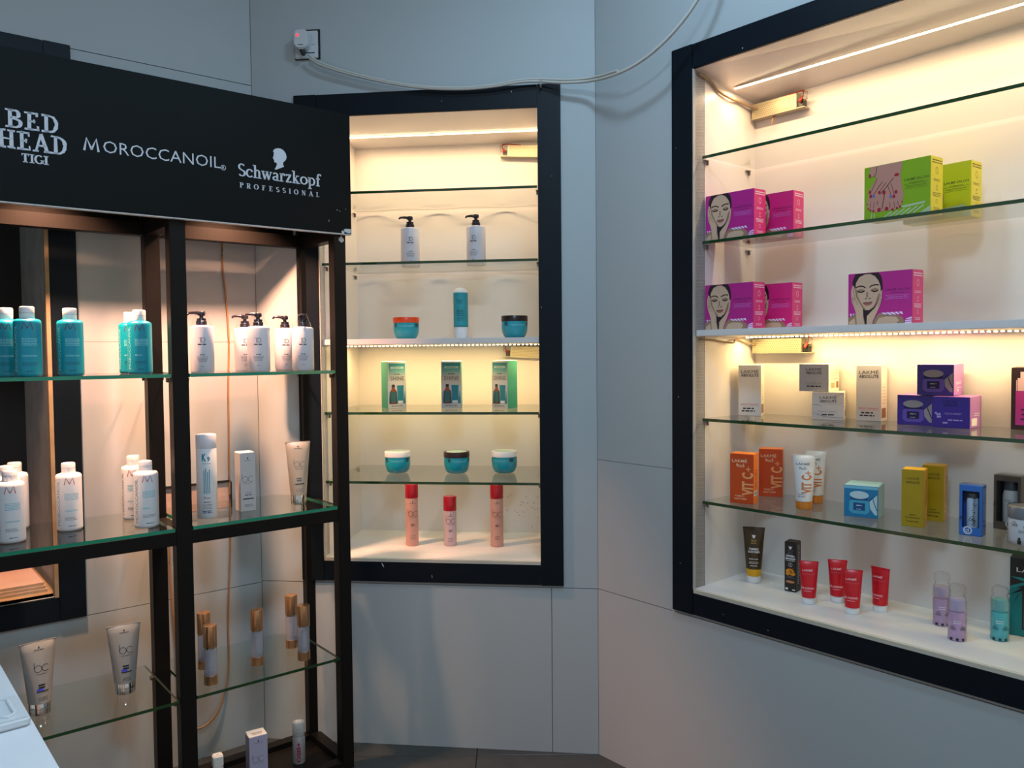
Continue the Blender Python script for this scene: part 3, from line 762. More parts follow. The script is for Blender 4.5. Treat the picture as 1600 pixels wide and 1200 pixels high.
# ================================================================== PRODUCTS
def camdir(x, y): return math.atan2(-y, -x)
def place(o, k, s, off, z, delta=0.0):
    """stand a product at s,off on wall frame k; delta turns it from facing the viewer's side of the room (degrees, + = towards image right)"""
    q = PL[k].w(s, off, z)
    o.location = q; o.rotation_euler = (0, 0, camdir(q.x, q.y) + PI / 2 + math.radians(delta)); return o
def carton(W, H, D, m, m_side=None, m_top=None, name='carton', bulge=0):
    r = empty(name)
    me = MB().box(-W / 2, W / 2, -D / 2, D / 2, 0, H).mesh('carton_body', .0008, 2)
    mats = [m, m_side or m, m_top or m]
    for q in mats: me.materials.append(q)
    for p in me.polygons:
        p.material_index = 2 if abs(p.normal.z) > .7 else (1 if abs(p.normal.x) > .7 else 0)
    o = bpy.data.objects.new('carton_body', me); COL.objects.link(o); o.parent = r
    # tucked top flap with a slightly raised free edge
    MB().add([(-W / 2 + .0012, -D / 2 + .001, H + .0003), (W / 2 - .0012, -D / 2 + .001, H + .0003), (W / 2 - .0012, D / 2 - .002, H + .0016), (-W / 2 + .0012, D / 2 - .002, H + .0016),
              (-W / 2 + .0012, -D / 2 + .001, H - .0004), (W / 2 - .0012, -D / 2 + .001, H - .0004), (W / 2 - .0012, D / 2 - .002, H - .0004), (-W / 2 + .0012, D / 2 - .002, H - .0004)],
             [(0, 1, 2, 3), (4, 7, 6, 5), (0, 4, 5, 1), (1, 5, 6, 2), (2, 6, 7, 3), (3, 7, 4, 0)]).build('top_flap', m_top or m, r)
    return r
def loft_tube(wb, wt, z0, H, n=32, seg=14, db=None):
    """squeeze tube: round at z0, flat crimp at H"""
    db = db or wb; m = MB(); vs = []; fs = []
    def ab(t):
        a = wb + (wt - wb) * t; b = db * (1 - t) ** .62 + .0011
        return a, b
    for i in range(seg + 1):
        t = i / seg; a, b = ab(t * .97) if i < seg else ab(1)
        z = z0 + (H - z0) * t
        for k in range(n):
            th = 2 * PI * k / n; vs.append((a * math.sin(th), -b * math.cos(th), z))
    for i in range(seg):
        for k in range(n):
            k2 = (k + 1) % n; fs.append((i * n + k, i * n + k2, (i + 1) * n + k2, (i + 1) * n + k))
    fs.append(tuple(range(n))[::-1]); fs.append(tuple(seg * n + k for k in range(n)))
    m.add(vs, fs)
    def surf(u, v, e):
        t = min(max((v - z0) / (H - z0), 0), 1); a, b = ab(t * .97)
        q = max(-.985, min(.985, u / a)); return (u, -(b * math.sqrt(1 - q * q) + e * 2.2), v)
    surf.curved = True
    return m, surf
def ink(name, rgb, rough=.5): return mat('ink_' + name, rgb, rough, rgb=True, noise=.03)
I_BLACK = ink('black', (28, 26, 28)); I_GREY = ink('grey', (105, 105, 112)); I_WHITE = ink('white', (232, 232, 236)); I_COPPER = ink('copper', (190, 70, 40)); I_DCOPPER = ink('dark_copper', (95, 50, 45))
I_TEALTXT = ink('pale_teal', (140, 212, 222)); I_TEAL = ink('teal', (20, 160, 175)); I_DTEAL = ink('dark_teal', (10, 75, 90)); I_RED = ink('red', (190, 40, 50)); I_BLUEGREY = ink('blue_grey', (120, 150, 165))
def rows(x0, x1, y, n, h, gap, seed=0, taper=True):
    out = []; r = random.Random(seed)
    for i in range(n): out += dashes(x0, x1 - (x1 - x0) * (r.uniform(0, .4) if taper else 0), y - i * gap, h, seed * 31 + i)
    return out
def crows(cx, w, y, n, h, gap, seed=0):
    out = []; r = random.Random(seed)
    for i in range(n):
        ww = w * r.uniform(.7, 1); out += dashes(cx - ww / 2, cx + ww / 2, y - i * gap, h, seed * 17 + i)
    return out
def M_letter(cx, y, w, h, t):
    return [stroke([(cx - w / 2, y), (cx - w * .32, y + h), (cx, y + h * .1)], t), stroke([(cx, y + h * .1), (cx + w * .32, y + h), (cx + w / 2, y)], t)]

# ---- bottles with a copper M (teal or white)
def m_bottle(name, body, cap, r, H, zs, vtxt, mcol, txt, sub, seed, word):
    e = empty(name)
    MB().lathe([(r * .90, 0), (r * .98, .003), (r, .008), (r * 1.0, zs - .010), (r * .985, zs - .004), (r * .90, zs), (r * .62, zs + .0035), (.0168, zs + .0045)], 32).build('bottle_body', body, e, smooth=35)
    rc = r * .535
    MB().lathe([(rc * .97, zs + .004), (rc, zs + .006), (rc, H - .0035), (rc * .93, H - .0008), (rc * .80, H)], 24).build('flip_cap', cap, e, smooth=35)
    MB().lathe([(rc * 1.005, zs + .018), (rc * 1.008, zs + .0183), (rc * 1.005, zs + .0186)], 24).build('cap_seam', I_GREY, e)
    sf = s_cyl(r)
    lay(e, 'lettering', mcol, [M_letter(-r * .05, zs * .83, r * .78, r * .56, .0024)], sf)
    lay(e, 'lettering', vtxt, [T('MOROCCANOIL', -r * .86, zs * .10, r * .30, zs * .80, 'l', 0, PI / 2)], sf)
    lay(e, 'lettering', txt, [rows(-r * .45, r * .65, zs * .66, 5, .0016, .0042, seed, False), T(word, -r * .45, zs * .35, .0042, None, 'l', .01)], sf)
    lay(e, 'lettering', sub, [rows(-r * .45, r * .75, zs * .24, 3, .0012, .0034, seed + 1), rows(-r * .2, r * .5, zs * .085, 1, .0022, .004, seed + 2)], sf)
    return e
P_TEAL = mat('teal_plastic', (6, 143, 163), .35, rgb=True, noise=.05, spec=.5)
P_CAP = mat('frosted_cap', (.72, .70, .70), .35, noise=.04)
P_WHITE = mat('white_plastic', (.74, .75, .77), .35, noise=.03)
teal_h = m_bottle('shampoo_bottle', P_TEAL, P_CAP, .0335, .188, .152, I_TEALTXT, I_DCOPPER, I_TEALTXT, I_DTEAL, 3, 'HYDRATION')
teal_r = m_bottle('shampoo_bottle', P_TEAL, P_CAP, .0335, .188, .152, I_TEALTXT, I_DCOPPER, I_TEALTXT, I_DTEAL, 4, 'REPAIR')
white_h = m_bottle('conditioner_bottle', P_WHITE, P_WHITE, .0345, .196, .163, I_BLUEGREY, I_COPPER, ink('mid_teal', (90, 180, 200)), I_GREY, 5, 'HYDRATION')
white_r = m_bottle('conditioner_bottle', P_WHITE, P_WHITE, .0345, .196, .163, I_BLUEGREY, I_COPPER, ink('mid_teal', (90, 180, 200)), I_GREY, 6, 'REPAIR')
def scatter(proto, cat, group, spots, k, z):
    for i, (s, off, dl, lb) in enumerate(spots):
        o = proto if i == 0 else dup(proto)
        place(o, k, s, off, z, dl); tag(o, lb, cat, group)
ZS2, ZS3, ZS4 = 1.3503, .8983, .3883
scatter(teal_h, 'bottle', 'teal shampoo bottles', [(-.763, .33, 2, 'teal shampoo bottle in front at the left end of the stand'), (-.800, .235, 0, 'teal shampoo bottle half hidden at the far left of the stand'), (-.655, .30, 4, 'single teal shampoo bottle in the middle of its glass shelf')], 'L', ZS2)
scatter(teal_r, 'bottle', 'teal shampoo bottles', [(-.473, .30, 3, 'teal shampoo bottle in front of another beside the middle post'), (-.462, .155, -6, 'teal shampoo bottle half hidden behind another near the middle post')], 'L', ZS2)
scatter(white_h, 'bottle', 'white conditioner bottles', [(-.806, .262, 2, 'white conditioner bottle in front at the left end of the stand'), (-.800, .145, 0, 'white conditioner bottle with its cap showing behind the leftmost one'), (-.770, .075, 0, 'white conditioner bottle hidden at the back by the dark frame'), (-.651, .195, 6, 'single white conditioner bottle in the middle of its shelf')], 'L', ZS3)
scatter(white_r, 'bottle', 'white conditioner bottles', [(-.468, .305, 10, 'white conditioner bottle in front beside the middle post'), (-.463, .150, -4, 'white conditioner bottle half hidden behind another by the middle post')], 'L', ZS3)

# ---- white pump bottles
P_PEARL = mat('pearl_plastic', (.70, .68, .74), .28, noise=.03)
P_PUMP = mat('pump_dark', (.030, .026, .040), .18, metal=.4, noise=.1)
M_FILM = thin_clear('clear_film', (.97, .97, .97), .12, 1.35)
def pump_bottle(film=True, turn=0.0):
    e = empty('pump_bottle'); r, zs = .0355, .143
    MB().lathe([(r * .93, 0), (r, .004), (r, zs - .006), (r * .97, zs - .0015), (r * .88, zs), (.0165, zs + .002), (.0155, zs + .004)], 32).build('bottle_body', P_PEARL, e, smooth=35)
    p = MB(); p.lathe([(.0155, zs + .002), (.0160, zs + .004), (.0160, zs + .015), (.0135, zs + .017), (.0135, zs + .024), (.006, zs + .025), (.006, zs + .033)], 20)
    pm = p.build('pump_collar', P_PUMP, e, smooth=40)
    h = MB(); c, s_ = math.cos(turn), math.sin(turn)
    h.lathe([(.010, zs + .032), (.0115, zs + .034), (.0115, zs + .043), (.009, zs + .0455)], 16)
    pts = [(-.004, 0, zs + .040), (-.022, 0, zs + .0415), (-.036, 0, zs + .0405), (-.041, 0, zs + .035)]
    h.tube([(x * c, x * s_, z) for x, _, z in pts], [.006, .0048, .0042, .0034], 8)
    h.build('pump_head', P_PUMP, e, smooth=45)
    if film:
        f = MB(); f.lathe([(r * .80, zs + .001), (r * .74, zs + .012), (r * .5, zs + .032), (r * .36, zs + .0475)], 14, 0, 0, 1.05, .9)
        f.build('clear_wrap', M_FILM, e, smooth=30)
    sf = s_cyl(r)
    lay(e, 'emblem', I_BLACK, [stroke(arc(.003, zs * .70, .0065, .007, 100, -100, 10), .0014), rect(-.0035, zs * .70 - .007, -.002, zs * .70 + .007), rect(-.008, zs * .70 + .0055, .003, zs * .70 + .0068), rect(-.005, zs * .70 - .0006, .002, zs * .70 + .0006), rect(-.006, zs * .70 - .0068, .003, zs * .70 - .0056)], sf)
    lay(e, 'lettering', I_BLACK, [crows(0, .032, zs * .595, 1, .0032, .004, 4), crows(.001, .016, zs * .375, 1, .0024, .004, 5)], sf)
    lay(e, 'lettering', I_GREY, [crows(.001, .034, zs * .335, 5, .0013, .0036, 6), crows(.001, .012, zs * .13, 1, .0014, .004, 7)], sf)
    return e
pb = pump_bottle(True)
scatter(pb, 'bottle', 'white pump bottles', [(-.290, .29, 0, 'white pump bottle next to the middle post of the stand'), (-.098, .145, 0, 'white pump bottle half hidden behind the middle one on the stand'), (-.110, .29, -3, 'white pump bottle standing in front in the middle of the right bay'), (.044, .145, 3, 'white pump bottle behind the last one of the right bay')], 'L', ZS2)
pb2 = pump_bottle(True, 1.3)
scatter(pb2, 'bottle', 'white pump bottles', [(.043, .29, 0, 'white pump bottle with its nozzle turned away beside the right post')], 'L', ZS2)
pb3 = pump_bottle(False)
scatter(pb3, 'bottle', 'white pump bottles', [(.520, -.20, 0, 'left white pump bottle in the middle niche'), (.770, -.20, -18, 'right white pump bottle in the middle niche')], 'B', 1.7283)

# ---- tall white bottle with blue print
e = empty('keratin_bottle'); r = .0305; H = .26; zc = .217
MB().lathe([(r * .93, 0), (r, .004), (r, zc - .001), (r * .985, zc)], 32).build('bottle_body', P_WHITE, e, smooth=35)
MB().lathe([(r * .985, zc), (r * 1.0, zc + .0012), (r, H - .003), (r * .95, H)], 32).build('cap', P_PEARL, e, smooth=35)
sf = s_cyl(r)
lay(e, 'lettering', ink('strong_teal', (0, 140, 165)), [T('K', -.007, zc * .83, .021, .013, 'c', .05), T('9', .006, zc * .82, .014, .009, 'c', .03), rows(-.013, .014, zc * .785, 1, .0016, .004, 3, False)], sf)
lay(e, 'lettering', ink('strong_teal', (0, 140, 165)), [[rect(-.009 + i * .0052, zc * .36, -.0065 + i * .0052, zc * .36 + zc * .36 * q) for i, q in enumerate((.92, 1, .85, .95))]], sf, 1)
lay(e, 'lettering', P_WHITE, [[rect(-.011, zc * .37 + i * .006, .012, zc * .372 + i * .006, 2) for i in range(14)]], sf, 2)
lay(e, 'lettering', I_BLACK, [T('First', 0, zc * .285, .007, None, 'c', 0), crows(0, .026, zc * .235, 1, .0022, .004, 8)], sf)
lay(e, 'lettering', I_GREY, [crows(0, .032, zc * .20, 4, .0014, .004, 9)], sf)
lay(e, 'lettering', ink('navy', (45, 70, 130)), [crows(0, .034, zc * .105, 2, .003, .005, 10)], sf)
place(e, 'L', -.285, .29, ZS3, 0); tag(e, 'tall white bottle with blue vertical lettering beside the middle post', 'bottle')

# ---- bc products
def bc_mark(cx, y, h, t):
    rr_ = h * .42
    return [stroke(arc(cx - rr_ * 1.08, y + rr_, rr_, rr_, 0, 345, 20), t, t, True), stroke([(cx - rr_ * 2.08, y + rr_), (cx - rr_ * 2.08, y + h * 1.25)], t), stroke(arc(cx + rr_ * 1.05, y + rr_, rr_, rr_, 45, 315, 16), t, t)]
def headlet(cx, y, k): return [ell(cx, y, k, k * 1.25, 10), rect(cx - k * .4, y - k * 1.9, cx + k * .4, y - k)]
def bc_box(W, H, D, col, cname):
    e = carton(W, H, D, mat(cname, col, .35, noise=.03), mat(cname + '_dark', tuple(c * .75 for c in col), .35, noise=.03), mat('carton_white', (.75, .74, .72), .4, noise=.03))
    sf = s_flat(D)
    lay(e, 'emblem', I_BLACK, [headlet(0, H * .905, .0022)], sf)
    lay(e, 'lettering', I_GREY, [crows(0, W * .45, H * .862, 1, .0016, .003, 2), bc_mark(0, H * .50, .022, .0014), crows(0, W * .7, H * .47, 1, .0012, .003, 3), T('SCALP', 0, H * .305, .0045, None, 'c'), crows(0, W * .6, H * .27, 1, .003, .004, 4), crows(0, W * .55, H * .11, 3, .0012, .003, 5)], sf)
    lay(e, 'label_bar', I_BLACK, [rect(-W * .36, H * .205, W * .36, H * .222)], sf)
    return e
e = bc_box(.050, .190, .050, (.50, .50, .52), 'carton_silver')
place(e, 'L', -.150, .255, ZS3, 20); tag(e, 'tall silver grey carton with thin bc letters on the stand', 'carton')
e = bc_box(.058, .170, .050, (.40, .40, .55), 'carton_lilac')
place(e, 'L', -.155, .315, .0123, 14); tag(e, 'lilac grey carton with white top on the bottom of the stand', 'carton')
lay(e, 'lettering', I_GREY, [crows(0, .04, .008, 3, .0018, .006, 9)], lambda u, v, ee: (u, v - .01, .172 + ee))
P_CHROME = mat('chrome_cap', (.75, .73, .70), .12, metal=1, noise=.05)
P_BEIGE = mat('tube_beige', (.50, .42, .33), .3, noise=.06, metal=.15)
P_TGREY = mat('tube_silver', (.36, .36, .345), .26, noise=.06, metal=.35)
def bc_tube(m, wb, wt, H, hc, blue=False):
    mk = I_BLACK if blue else I_GREY
    e = empty('squeeze_tube')
    MB().lathe([(wb * .93, 0), (wb * .97, .001), (wb, hc - .001), (wb * .98, hc)], 32).build('cap', P_CHROME, e, smooth=35)
    t, sf = loft_tube(wb * 1.02, wt, hc, H); t.build('tube_body', m, e, smooth=40)
    MB().box(-wt, wt, -.0016, .0016, H - .006, H + .001).build('crimp', m, e, .0005)
    lay(e, 'emblem', I_BLACK, [headlet(0, H * .93, .002)], sf)
    lay(e, 'lettering', mk, [crows(0, .026, H * .895, 1, .0018, .003, 2), bc_mark(.004, H * .60, .022, .0014), crows(.002, .034, H * .565, 1, .0015, .003, 3), crows(.002, .026, H * .41, 2, .0045, .007, 4), crows(.002, .026, H * .25, 3, .0013, .004, 5)], sf)
    lay(e, 'label_bar', I_BLACK, [rect(-.013, H * .325, .017, H * .34, 4)], sf)
    if blue: lay(e, 'label_patch', ink('blue_patch', (60, 70, 210)), [rect(-.012, H * .345, .004, H * .375, 2)], sf, 1)
    return e
e = bc_tube(P_BEIGE, .0260, .0415, .210, .032); place(e, 'L', .030, .262, ZS3, 6); tag(e, 'beige squeeze tube on a chrome cap beside the right post', 'tube')
e = bc_tube(P_TGREY, .0290, .0475, .204, .033, True); place(e, 'L', -.745, .215, ZS4, 14); tag(e, 'left silver grey squeeze tube on the low glass shelf', 'tube', 'silver grey tubes')
o = dup(e); place(o, 'L', -.520, .220, ZS4, 8); tag(o, 'right silver grey squeeze tube on the low glass shelf', 'tube', 'silver grey tubes')

# ---- airless bottles with copper caps
P_COPPER = mat('copper_cap', (.62, .34, .17), .22, metal=.85, noise=.05)
P_CLEAR = mat('clear_grey_plastic', (.45, .46, .54), .15, alpha=.5, noise=.05)
e = empty('airless_bottle'); r = .0205
MB().lathe([(r, 0), (r, .028), (r * .98, .0285)], 28).build('base_ring', P_COPPER, e, smooth=35)
MB().lathe([(r * .96, .0285), (r * .96, .112)], 28).build('bottle_body', P_CLEAR, e, smooth=35)
MB().lathe([(r * .45, .03), (r * .45, .095)], 16).build('inner_tube', mat('inner_tube', (.50, .50, .56), .3, noise=.1), e, smooth=35)
MB().lathe([(r * .99, .112), (r * .99, .116)], 28).build('collar', P_CHROME, e, smooth=35)
MB().lathe([(r, .1165), (r * 1.01, .118), (r * 1.01, .180), (r * .97, .1825), (r * .88, .183)], 28).build('cap', P_COPPER, e, smooth=35)
lay(e, 'lettering', I_GREY, [crows(0, .016, .055, 1, .0015, .004, 3), crows(0, .020, .042, 2, .0012, .003, 4)], s_cyl(r * .965))
scatter(e, 'bottle', 'copper capped bottles', [(-.300, .330, 0, 'nearest copper capped clear bottle beside the middle post'), (-.273, .190, 0, 'copper capped bottle half hidden next to the middle post'), (-.129, .272, 0, 'single copper capped clear bottle in the middle of the low shelf'), (.024, .197, 0, 'rear copper capped bottle of the right hand pair'), (.007, .330, 0, 'front copper capped bottle of the right hand pair')], 'L', ZS4)

# ---- bottom of the stand
e = empty('small_bottle'); r = .0165
MB().lathe([(r * .95, 0), (r, .003), (r, .100), (r * .8, .106)], 24).build('bottle_body', P_WHITE, e, smooth=35)
MB().box(-r * .92, r * .92, -r * .92, r * .92, .106, .142).build('square_cap', mat('carton_white', (.75, .74, .72)), e, .003, 3, smooth=40)
lay(e, 'lettering', I_GREY, [crows(0, .010, -.001, 2, .0012, .003, 3)], lambda u, v, ee: (u, v, .142 + ee))
place(e, 'L', -.282, .32, .0123, 10); tag(e, 'small white capped bottle at the foot of the middle post', 'bottle')
e = empty('spray_can'); r = .021
MB().lathe([(r * .96, 0), (r, .003), (r, .085), (r * .9, .092)], 24).build('can_body', mat('can_grey', (.45, .46, .48), .3, metal=.4, noise=.05), e, smooth=35)
MB().lathe([(r * .93, .092), (r * .97, .094), (r * .97, .135), (r * .90, .139)], 24).build('clear_cap', mat('cap_clear_grey', (.60, .62, .62), .2, alpha=.75, noise=.05), e, smooth=35)
MB().box(-.010, .010, -.012, .008, .139, .1415).build('cap_label', mat('carton_white', (.75, .74, .72)), e, .0006)
lay(e, 'lettering', ink('magenta', (150, 25, 60)), [T('OSIS+', .005, .006, .011, .07, 'l', .05, PI / 2)], s_cyl(r))
lay(e, 'lettering', I_GREY, [crows(0, .02, .12, 3, .0015, .006, 4)], s_cyl(r * .975))
place(e, 'L', .012, .265, .0123, 0); tag(e, 'grey spray can with clear cap at the foot of the right post', 'spray can')

# ---- middle niche: jars, can, cartons, red capped bottles
P_JAR = mat('jar_teal', (12, 150, 172), .22, rgb=True, noise=.05, coat=.4)
P_ORANGE = mat('lid_orange', (225, 70, 22), .35, rgb=True, noise=.03)
P_BROWN = mat('lid_dark_brown', (42, 24, 26), .3, rgb=True, noise=.1)
def jar(lid, disc=True):
    e = empty('cream_jar'); r = .0485; H = .083
    prof = [(.026, 0), (.031, .002)] + [(.031 + (r - .031) * math.sin(t * PI / 2), .002 + .042 * (1 - math.cos(t * PI / 2))) for t in [i / 8 for i in range(1, 9)]] + [(r * .99, .062)]
    MB().lathe(prof, 36).build('jar_body', P_JAR, e, smooth=35)
    MB().lathe([(r * .99, .0625), (r * 1.015, .0635), (r * 1.015, H - .002), (r * .99, H), (r * .86, H), (r * .84, H - .001)], 36).build('lid', lid, e, smooth=35)
    if disc: MB().lathe([(r * .80, H - .001), (r * .80, H + .0004)], 30).build('lid_label', mat('lid_disc', (.42, .62, .58), .4, noise=.1), e)
    def sf(u, v, ee): return ((r + ee * 2) * math.sin(u / r), -(r + ee * 2) * math.cos(u / r), v)
    lay(e, 'label_patch', I_BLACK, [rect(-.012, .034, .014, .041, 4)], lambda u, v, ee: ((r * .955 + ee * 3) * math.sin(u / r), -(r * .955 + ee * 3) * math.cos(u / r) - (v - .0375) * .22, v))
    lay(e, 'label_patch', I_DTEAL, [rect(.030, .046, .048, .060, 4), rect(-.058, .046, -.046, .060, 3)], sf)
    lay(e, 'lettering', I_TEALTXT, [rect(-.038, .0505, .024, .0515, 8), rect(-.030, .0465, .016, .0473, 6)], sf)
    lay(e, 'lettering', I_TEALTXT, [rect(-.010, .0365, .010, .0375, 4)], lambda u, v, ee: ((r * .955 + ee * 4) * math.sin(u / r), -(r * .955 + ee * 4) * math.cos(u / r) - (v - .0375) * .22, v))
    return e
for lid, s, off, z, dl, lb in ((P_ORANGE, .500, -.20, 1.4563, 8, 'teal cream jar with orange lid on the middle board'), (P_BROWN, .911, -.20, 1.4563, 22, 'teal cream jar with dark lid on the middle board'),
                               (P_WHITE, .453, -.224, .9483, 5, 'leftmost teal cream jar with white lid on the lower glass shelf'), (P_BROWN, .682, -.226, .9483, 25, 'teal cream jar with dark lid between two white lidded jars'), (P_WHITE, .862, -.247, .9483, -12, 'rightmost teal cream jar with white lid on the lower glass shelf')):
    e = jar(lid); place(e, 'B', s, off, z, dl); tag(e, lb, 'jar', 'teal cream jars')
e = empty('styling_bottle'); r = .0270
MB().lathe([(r * .94, 0), (r * .97, .001), (r * .97, .040), (r * .96, .0405)], 30).build('cap', P_WHITE, e, smooth=35)
MB().lathe([(r, .0410), (r, .170), (r * .985, .172), (r * .9, .178), (r * .6, .1865), (r * .3, .189)], 30).build('bottle_body', P_WHITE, e, smooth=40)
MB().lathe([(r * 1.008, .043), (r * 1.008, .170)], 30).build('label_sleeve', mat('label_teal', (35, 150, 165), .4, rgb=True, noise=.05), e, smooth=35)
sf = s_cyl(r * 1.01)
lay(e, 'lettering', I_DTEAL, [T('TIGI', -.010, .135, .009, None, 'c'), rows(-.018, .014, .130, 1, .0014, .003, 2), rows(-.018, .016, .112, 1, .0008, .003, 3, False), rows(-.019, .010, .103, 4, .0028, .006, 4), rows(-.019, .020, .078, 4, .0012, .0035, 5), rows(-.02, .02, .046, 1, .0022, .003, 6, False)], sf)
place(e, 'B', .713, -.18, 1.4563, 8); tag(e, 'white bottle with teal label standing on its cap between two jars', 'bottle')

C_SIL = mat('shine_silver', (.62, .60, .60), .35, noise=.03); C_TEALSIDE = mat('shine_teal_side', (45, 165, 140), .35, rgb=True, noise=.1, nscale=20)
def shine_box():
    W, H, D = .077, .177, .058
    e = carton(W, H, D, C_SIL, C_TEALSIDE, mat('carton_white', (.75, .74, .72)))
    sf = s_flat(D); x0, x1 = -W * .44, W * .45
    cols = [(20, 125, 140), (40, 140, 150), (75, 158, 165), (110, 172, 178), (150, 185, 190), (185, 195, 198)]
    for i, c in enumerate(cols):
        lay(e, 'printed_panel', ink('shade%d' % i, c), [rect(x0, H * (.965 - .05 * (i + 1)), x1, H * (.965 - .05 * i))], sf)
    for i, c in enumerate([(165, 180, 190), (120, 165, 175), (70, 145, 155), (45, 135, 145)]):
        lay(e, 'printed_panel', ink('shadeb%d' % i, c), [rect(x0, H * (.10 + .065 * (3 - i)), x1, H * (.10 + .065 * (4 - i)))], sf)
    lay(e, 'label_patch', ink('pale_band', (165, 200, 200)), [rect(-W * .34, H * .845, W * .36, H * .892)], sf, 2)
    lay(e, 'lettering', I_GREY, [crows(0, W * .55, H * .862, 1, .002, .003, 3), T('SHINE', .001, H * .60, .0145, W * .74, 'c'), crows(0, W * .35, H * .72, 1, .004, .003, 5)], sf, 3)
    # printed oil bottle and tube
    bx = -W * .20
    lay(e, 'printed_picture', ink('amber', (150, 70, 45)), [poly([(bx - .013, H * .10), (bx + .013, H * .10), (bx + .0135, H * .36), (bx + .006, H * .42), (bx + .005, H * .47), (bx - .005, H * .47), (bx - .006, H * .42), (bx - .0135, H * .36)])], sf, 3)
    lay(e, 'printed_picture', I_BLACK, [rect(bx - .006, H * .45, bx + .006, H * .51)], sf, 4)
    lay(e, 'printed_picture', ink('bottle_label', (40, 105, 110)), [rect(bx - .010, H * .135, bx + .009, H * .36)], sf, 4)
    lay(e, 'printed_picture', I_BLACK, [rect(bx - .0135, H * .10, bx - .011, H * .36), rect(bx + .0105, H * .10, bx + .013, H * .36), rect(bx - .013, H * .095, bx + .013, H * .11)], sf, 5)
    tx = W * .18
    lay(e, 'printed_picture', ink('tube_print', (30, 130, 150)), [poly([(tx - .010, H * .16), (tx + .010, H * .16), (tx + .014, H * .49), (tx - .014, H * .49)])], sf, 3)
    lay(e, 'printed_picture', I_WHITE, [rect(tx - .010, H * .105, tx + .010, H * .16)], sf, 3)
    lay(e, 'lettering', I_GREY, [crows(0, W * .8, H * .04, 1, .003, .003, 8)], sf, 2)
    return e
sb = shine_box()
for i, (s, off, dl, lb) in enumerate(((.440, -.232, 25, 'tall teal and silver carton turned to show its left side'), (.660, -.262, -4, 'tall teal and silver carton facing straight out in the middle niche'), (.868, -.228, -39, 'tall teal and silver carton turned to show its wavy green side'))):
    o = sb if i == 0 else dup(sb); place(o, 'B', s, off, 1.1963, dl); tag(o, lb, 'carton', 'tall teal and silver cartons')

P_REDCAP = mat('cap_red', (175, 18, 35), .22, rgb=True, noise=.05, coat=.3)
def bc_bottle(H, hc, body):
    e = empty('shampoo_bottle'); r = .0250; zb = H - hc
    MB().lathe([(r * .93, 0), (r * .97, .002), (r * .97, zb - .002), (r * .95, zb)], 30).build('bottle_body', body, e, smooth=35)
    MB().lathe([(r * .99, zb), (r * 1.0, zb + .001), (r, H - .003), (r * .95, H - .0005), (r * .85, H)], 30).build('cap', P_REDCAP, e, smooth=35)
    sf = s_cyl(r * .975)
    lay(e, 'emblem', I_BLACK, [headlet(.002, zb - .013, .0018)], sf)
    lay(e, 'lettering', I_DCOPPER, [crows(.002, .022, zb - .0195, 1, .0016, .003, 2), bc_mark(.003, zb - .068 if H > .2 else zb - .048, .022, .0013), crows(.003, .030, zb - .073 if H > .2 else zb - .052, 1, .001, .003, 3), crows(.002, .020, zb * .45, 2, .0028, .005, 4), crows(.002, .022, zb * .22, 3, .0012, .006, 5)], sf)
    return e
pk1 = bc_bottle(.234, .052, mat('bottle_salmon', (.60, .31, .25), .3, noise=.05)); pk2 = bc_bottle(.187, .0535, mat('bottle_pale_pink', (.58, .42, .44), .3, noise=.05))
place(pk1, 'B', .512, -.198, .6763, 4); tag(pk1, 'left tall salmon bottle with red cap on the niche floor', 'bottle', 'red capped bottles')
place(pk2, 'B', .657, -.209, .6763, 0); tag(pk2, 'short pale pink bottle with red cap between two taller ones', 'bottle', 'red capped bottles')
o = dup(pk1); place(o, 'B', .836, -.209, .6763, 0); tag(o, 'right tall salmon bottle with red cap beside the scuffed corner', 'bottle', 'red capped bottles')

# ---- right niche: salon kit cartons with printed pictures
def fmap(W, H, x0, x1, tl, tr, bl, br):
    """picture coordinates measured on the tilted carton -> its front face"""
    def f(p):
        u = (p[0] - x0) / (x1 - x0); t = tl + (tr - tl) * u; b = bl + (br - bl) * u
        return ((u - .5) * W, H * (1 - (p[1] - t) / (b - t)))
    def clamp(p):
        u, v = f(p); return (max(-W / 2 + .0008, min(W / 2 - .0008, u)), max(.0008, min(H - .0008, v)))
    return clamp
def rpoly(pts):
    a = sum(pts[i][0] * pts[(i + 1) % len(pts)][1] - pts[(i + 1) % len(pts)][0] * pts[i][1] for i in range(len(pts)))
    return poly(pts if a > 0 else pts[::-1])
SKIN = ink('skin_print', (200, 165, 140)); SKIN2 = ink('skin_shade', (150, 118, 92)); HAIR = ink('hair_print', (32, 18, 26)); LIP = ink('lip_print', (165, 100, 92)); PINKW = ink('leaf_white', (225, 205, 235))
def kit_sides(e, W, H, D, dark):
    ss = s_side(W)
    lay(e, 'lettering', dark, [rows(-D * .38, D * .40, H * .93, 2, .0028, .006, 3, False), stroke(arc(0, H * .76, .006, .008, 0, 340, 14), .0012, .0012, True), crows(0, D * .6, H * .60, 2, .0015, .0035, 5), stroke([(0, H * .43), (0, H * .51)], .001), stroke([(-.004, H * .48), (0, H * .51), (.004, H * .48)], .001), stroke([(-.006, H * .42), (.006, H * .42)], .001), crows(0, D * .7, H * .36, 3, .0018, .004, 6), stroke(arc(0, H * .22, .005, .005, 0, 300, 8), .0008, .0008, True), crows(0, D * .65, H * .10, 2, .0015, .004, 7)], ss)
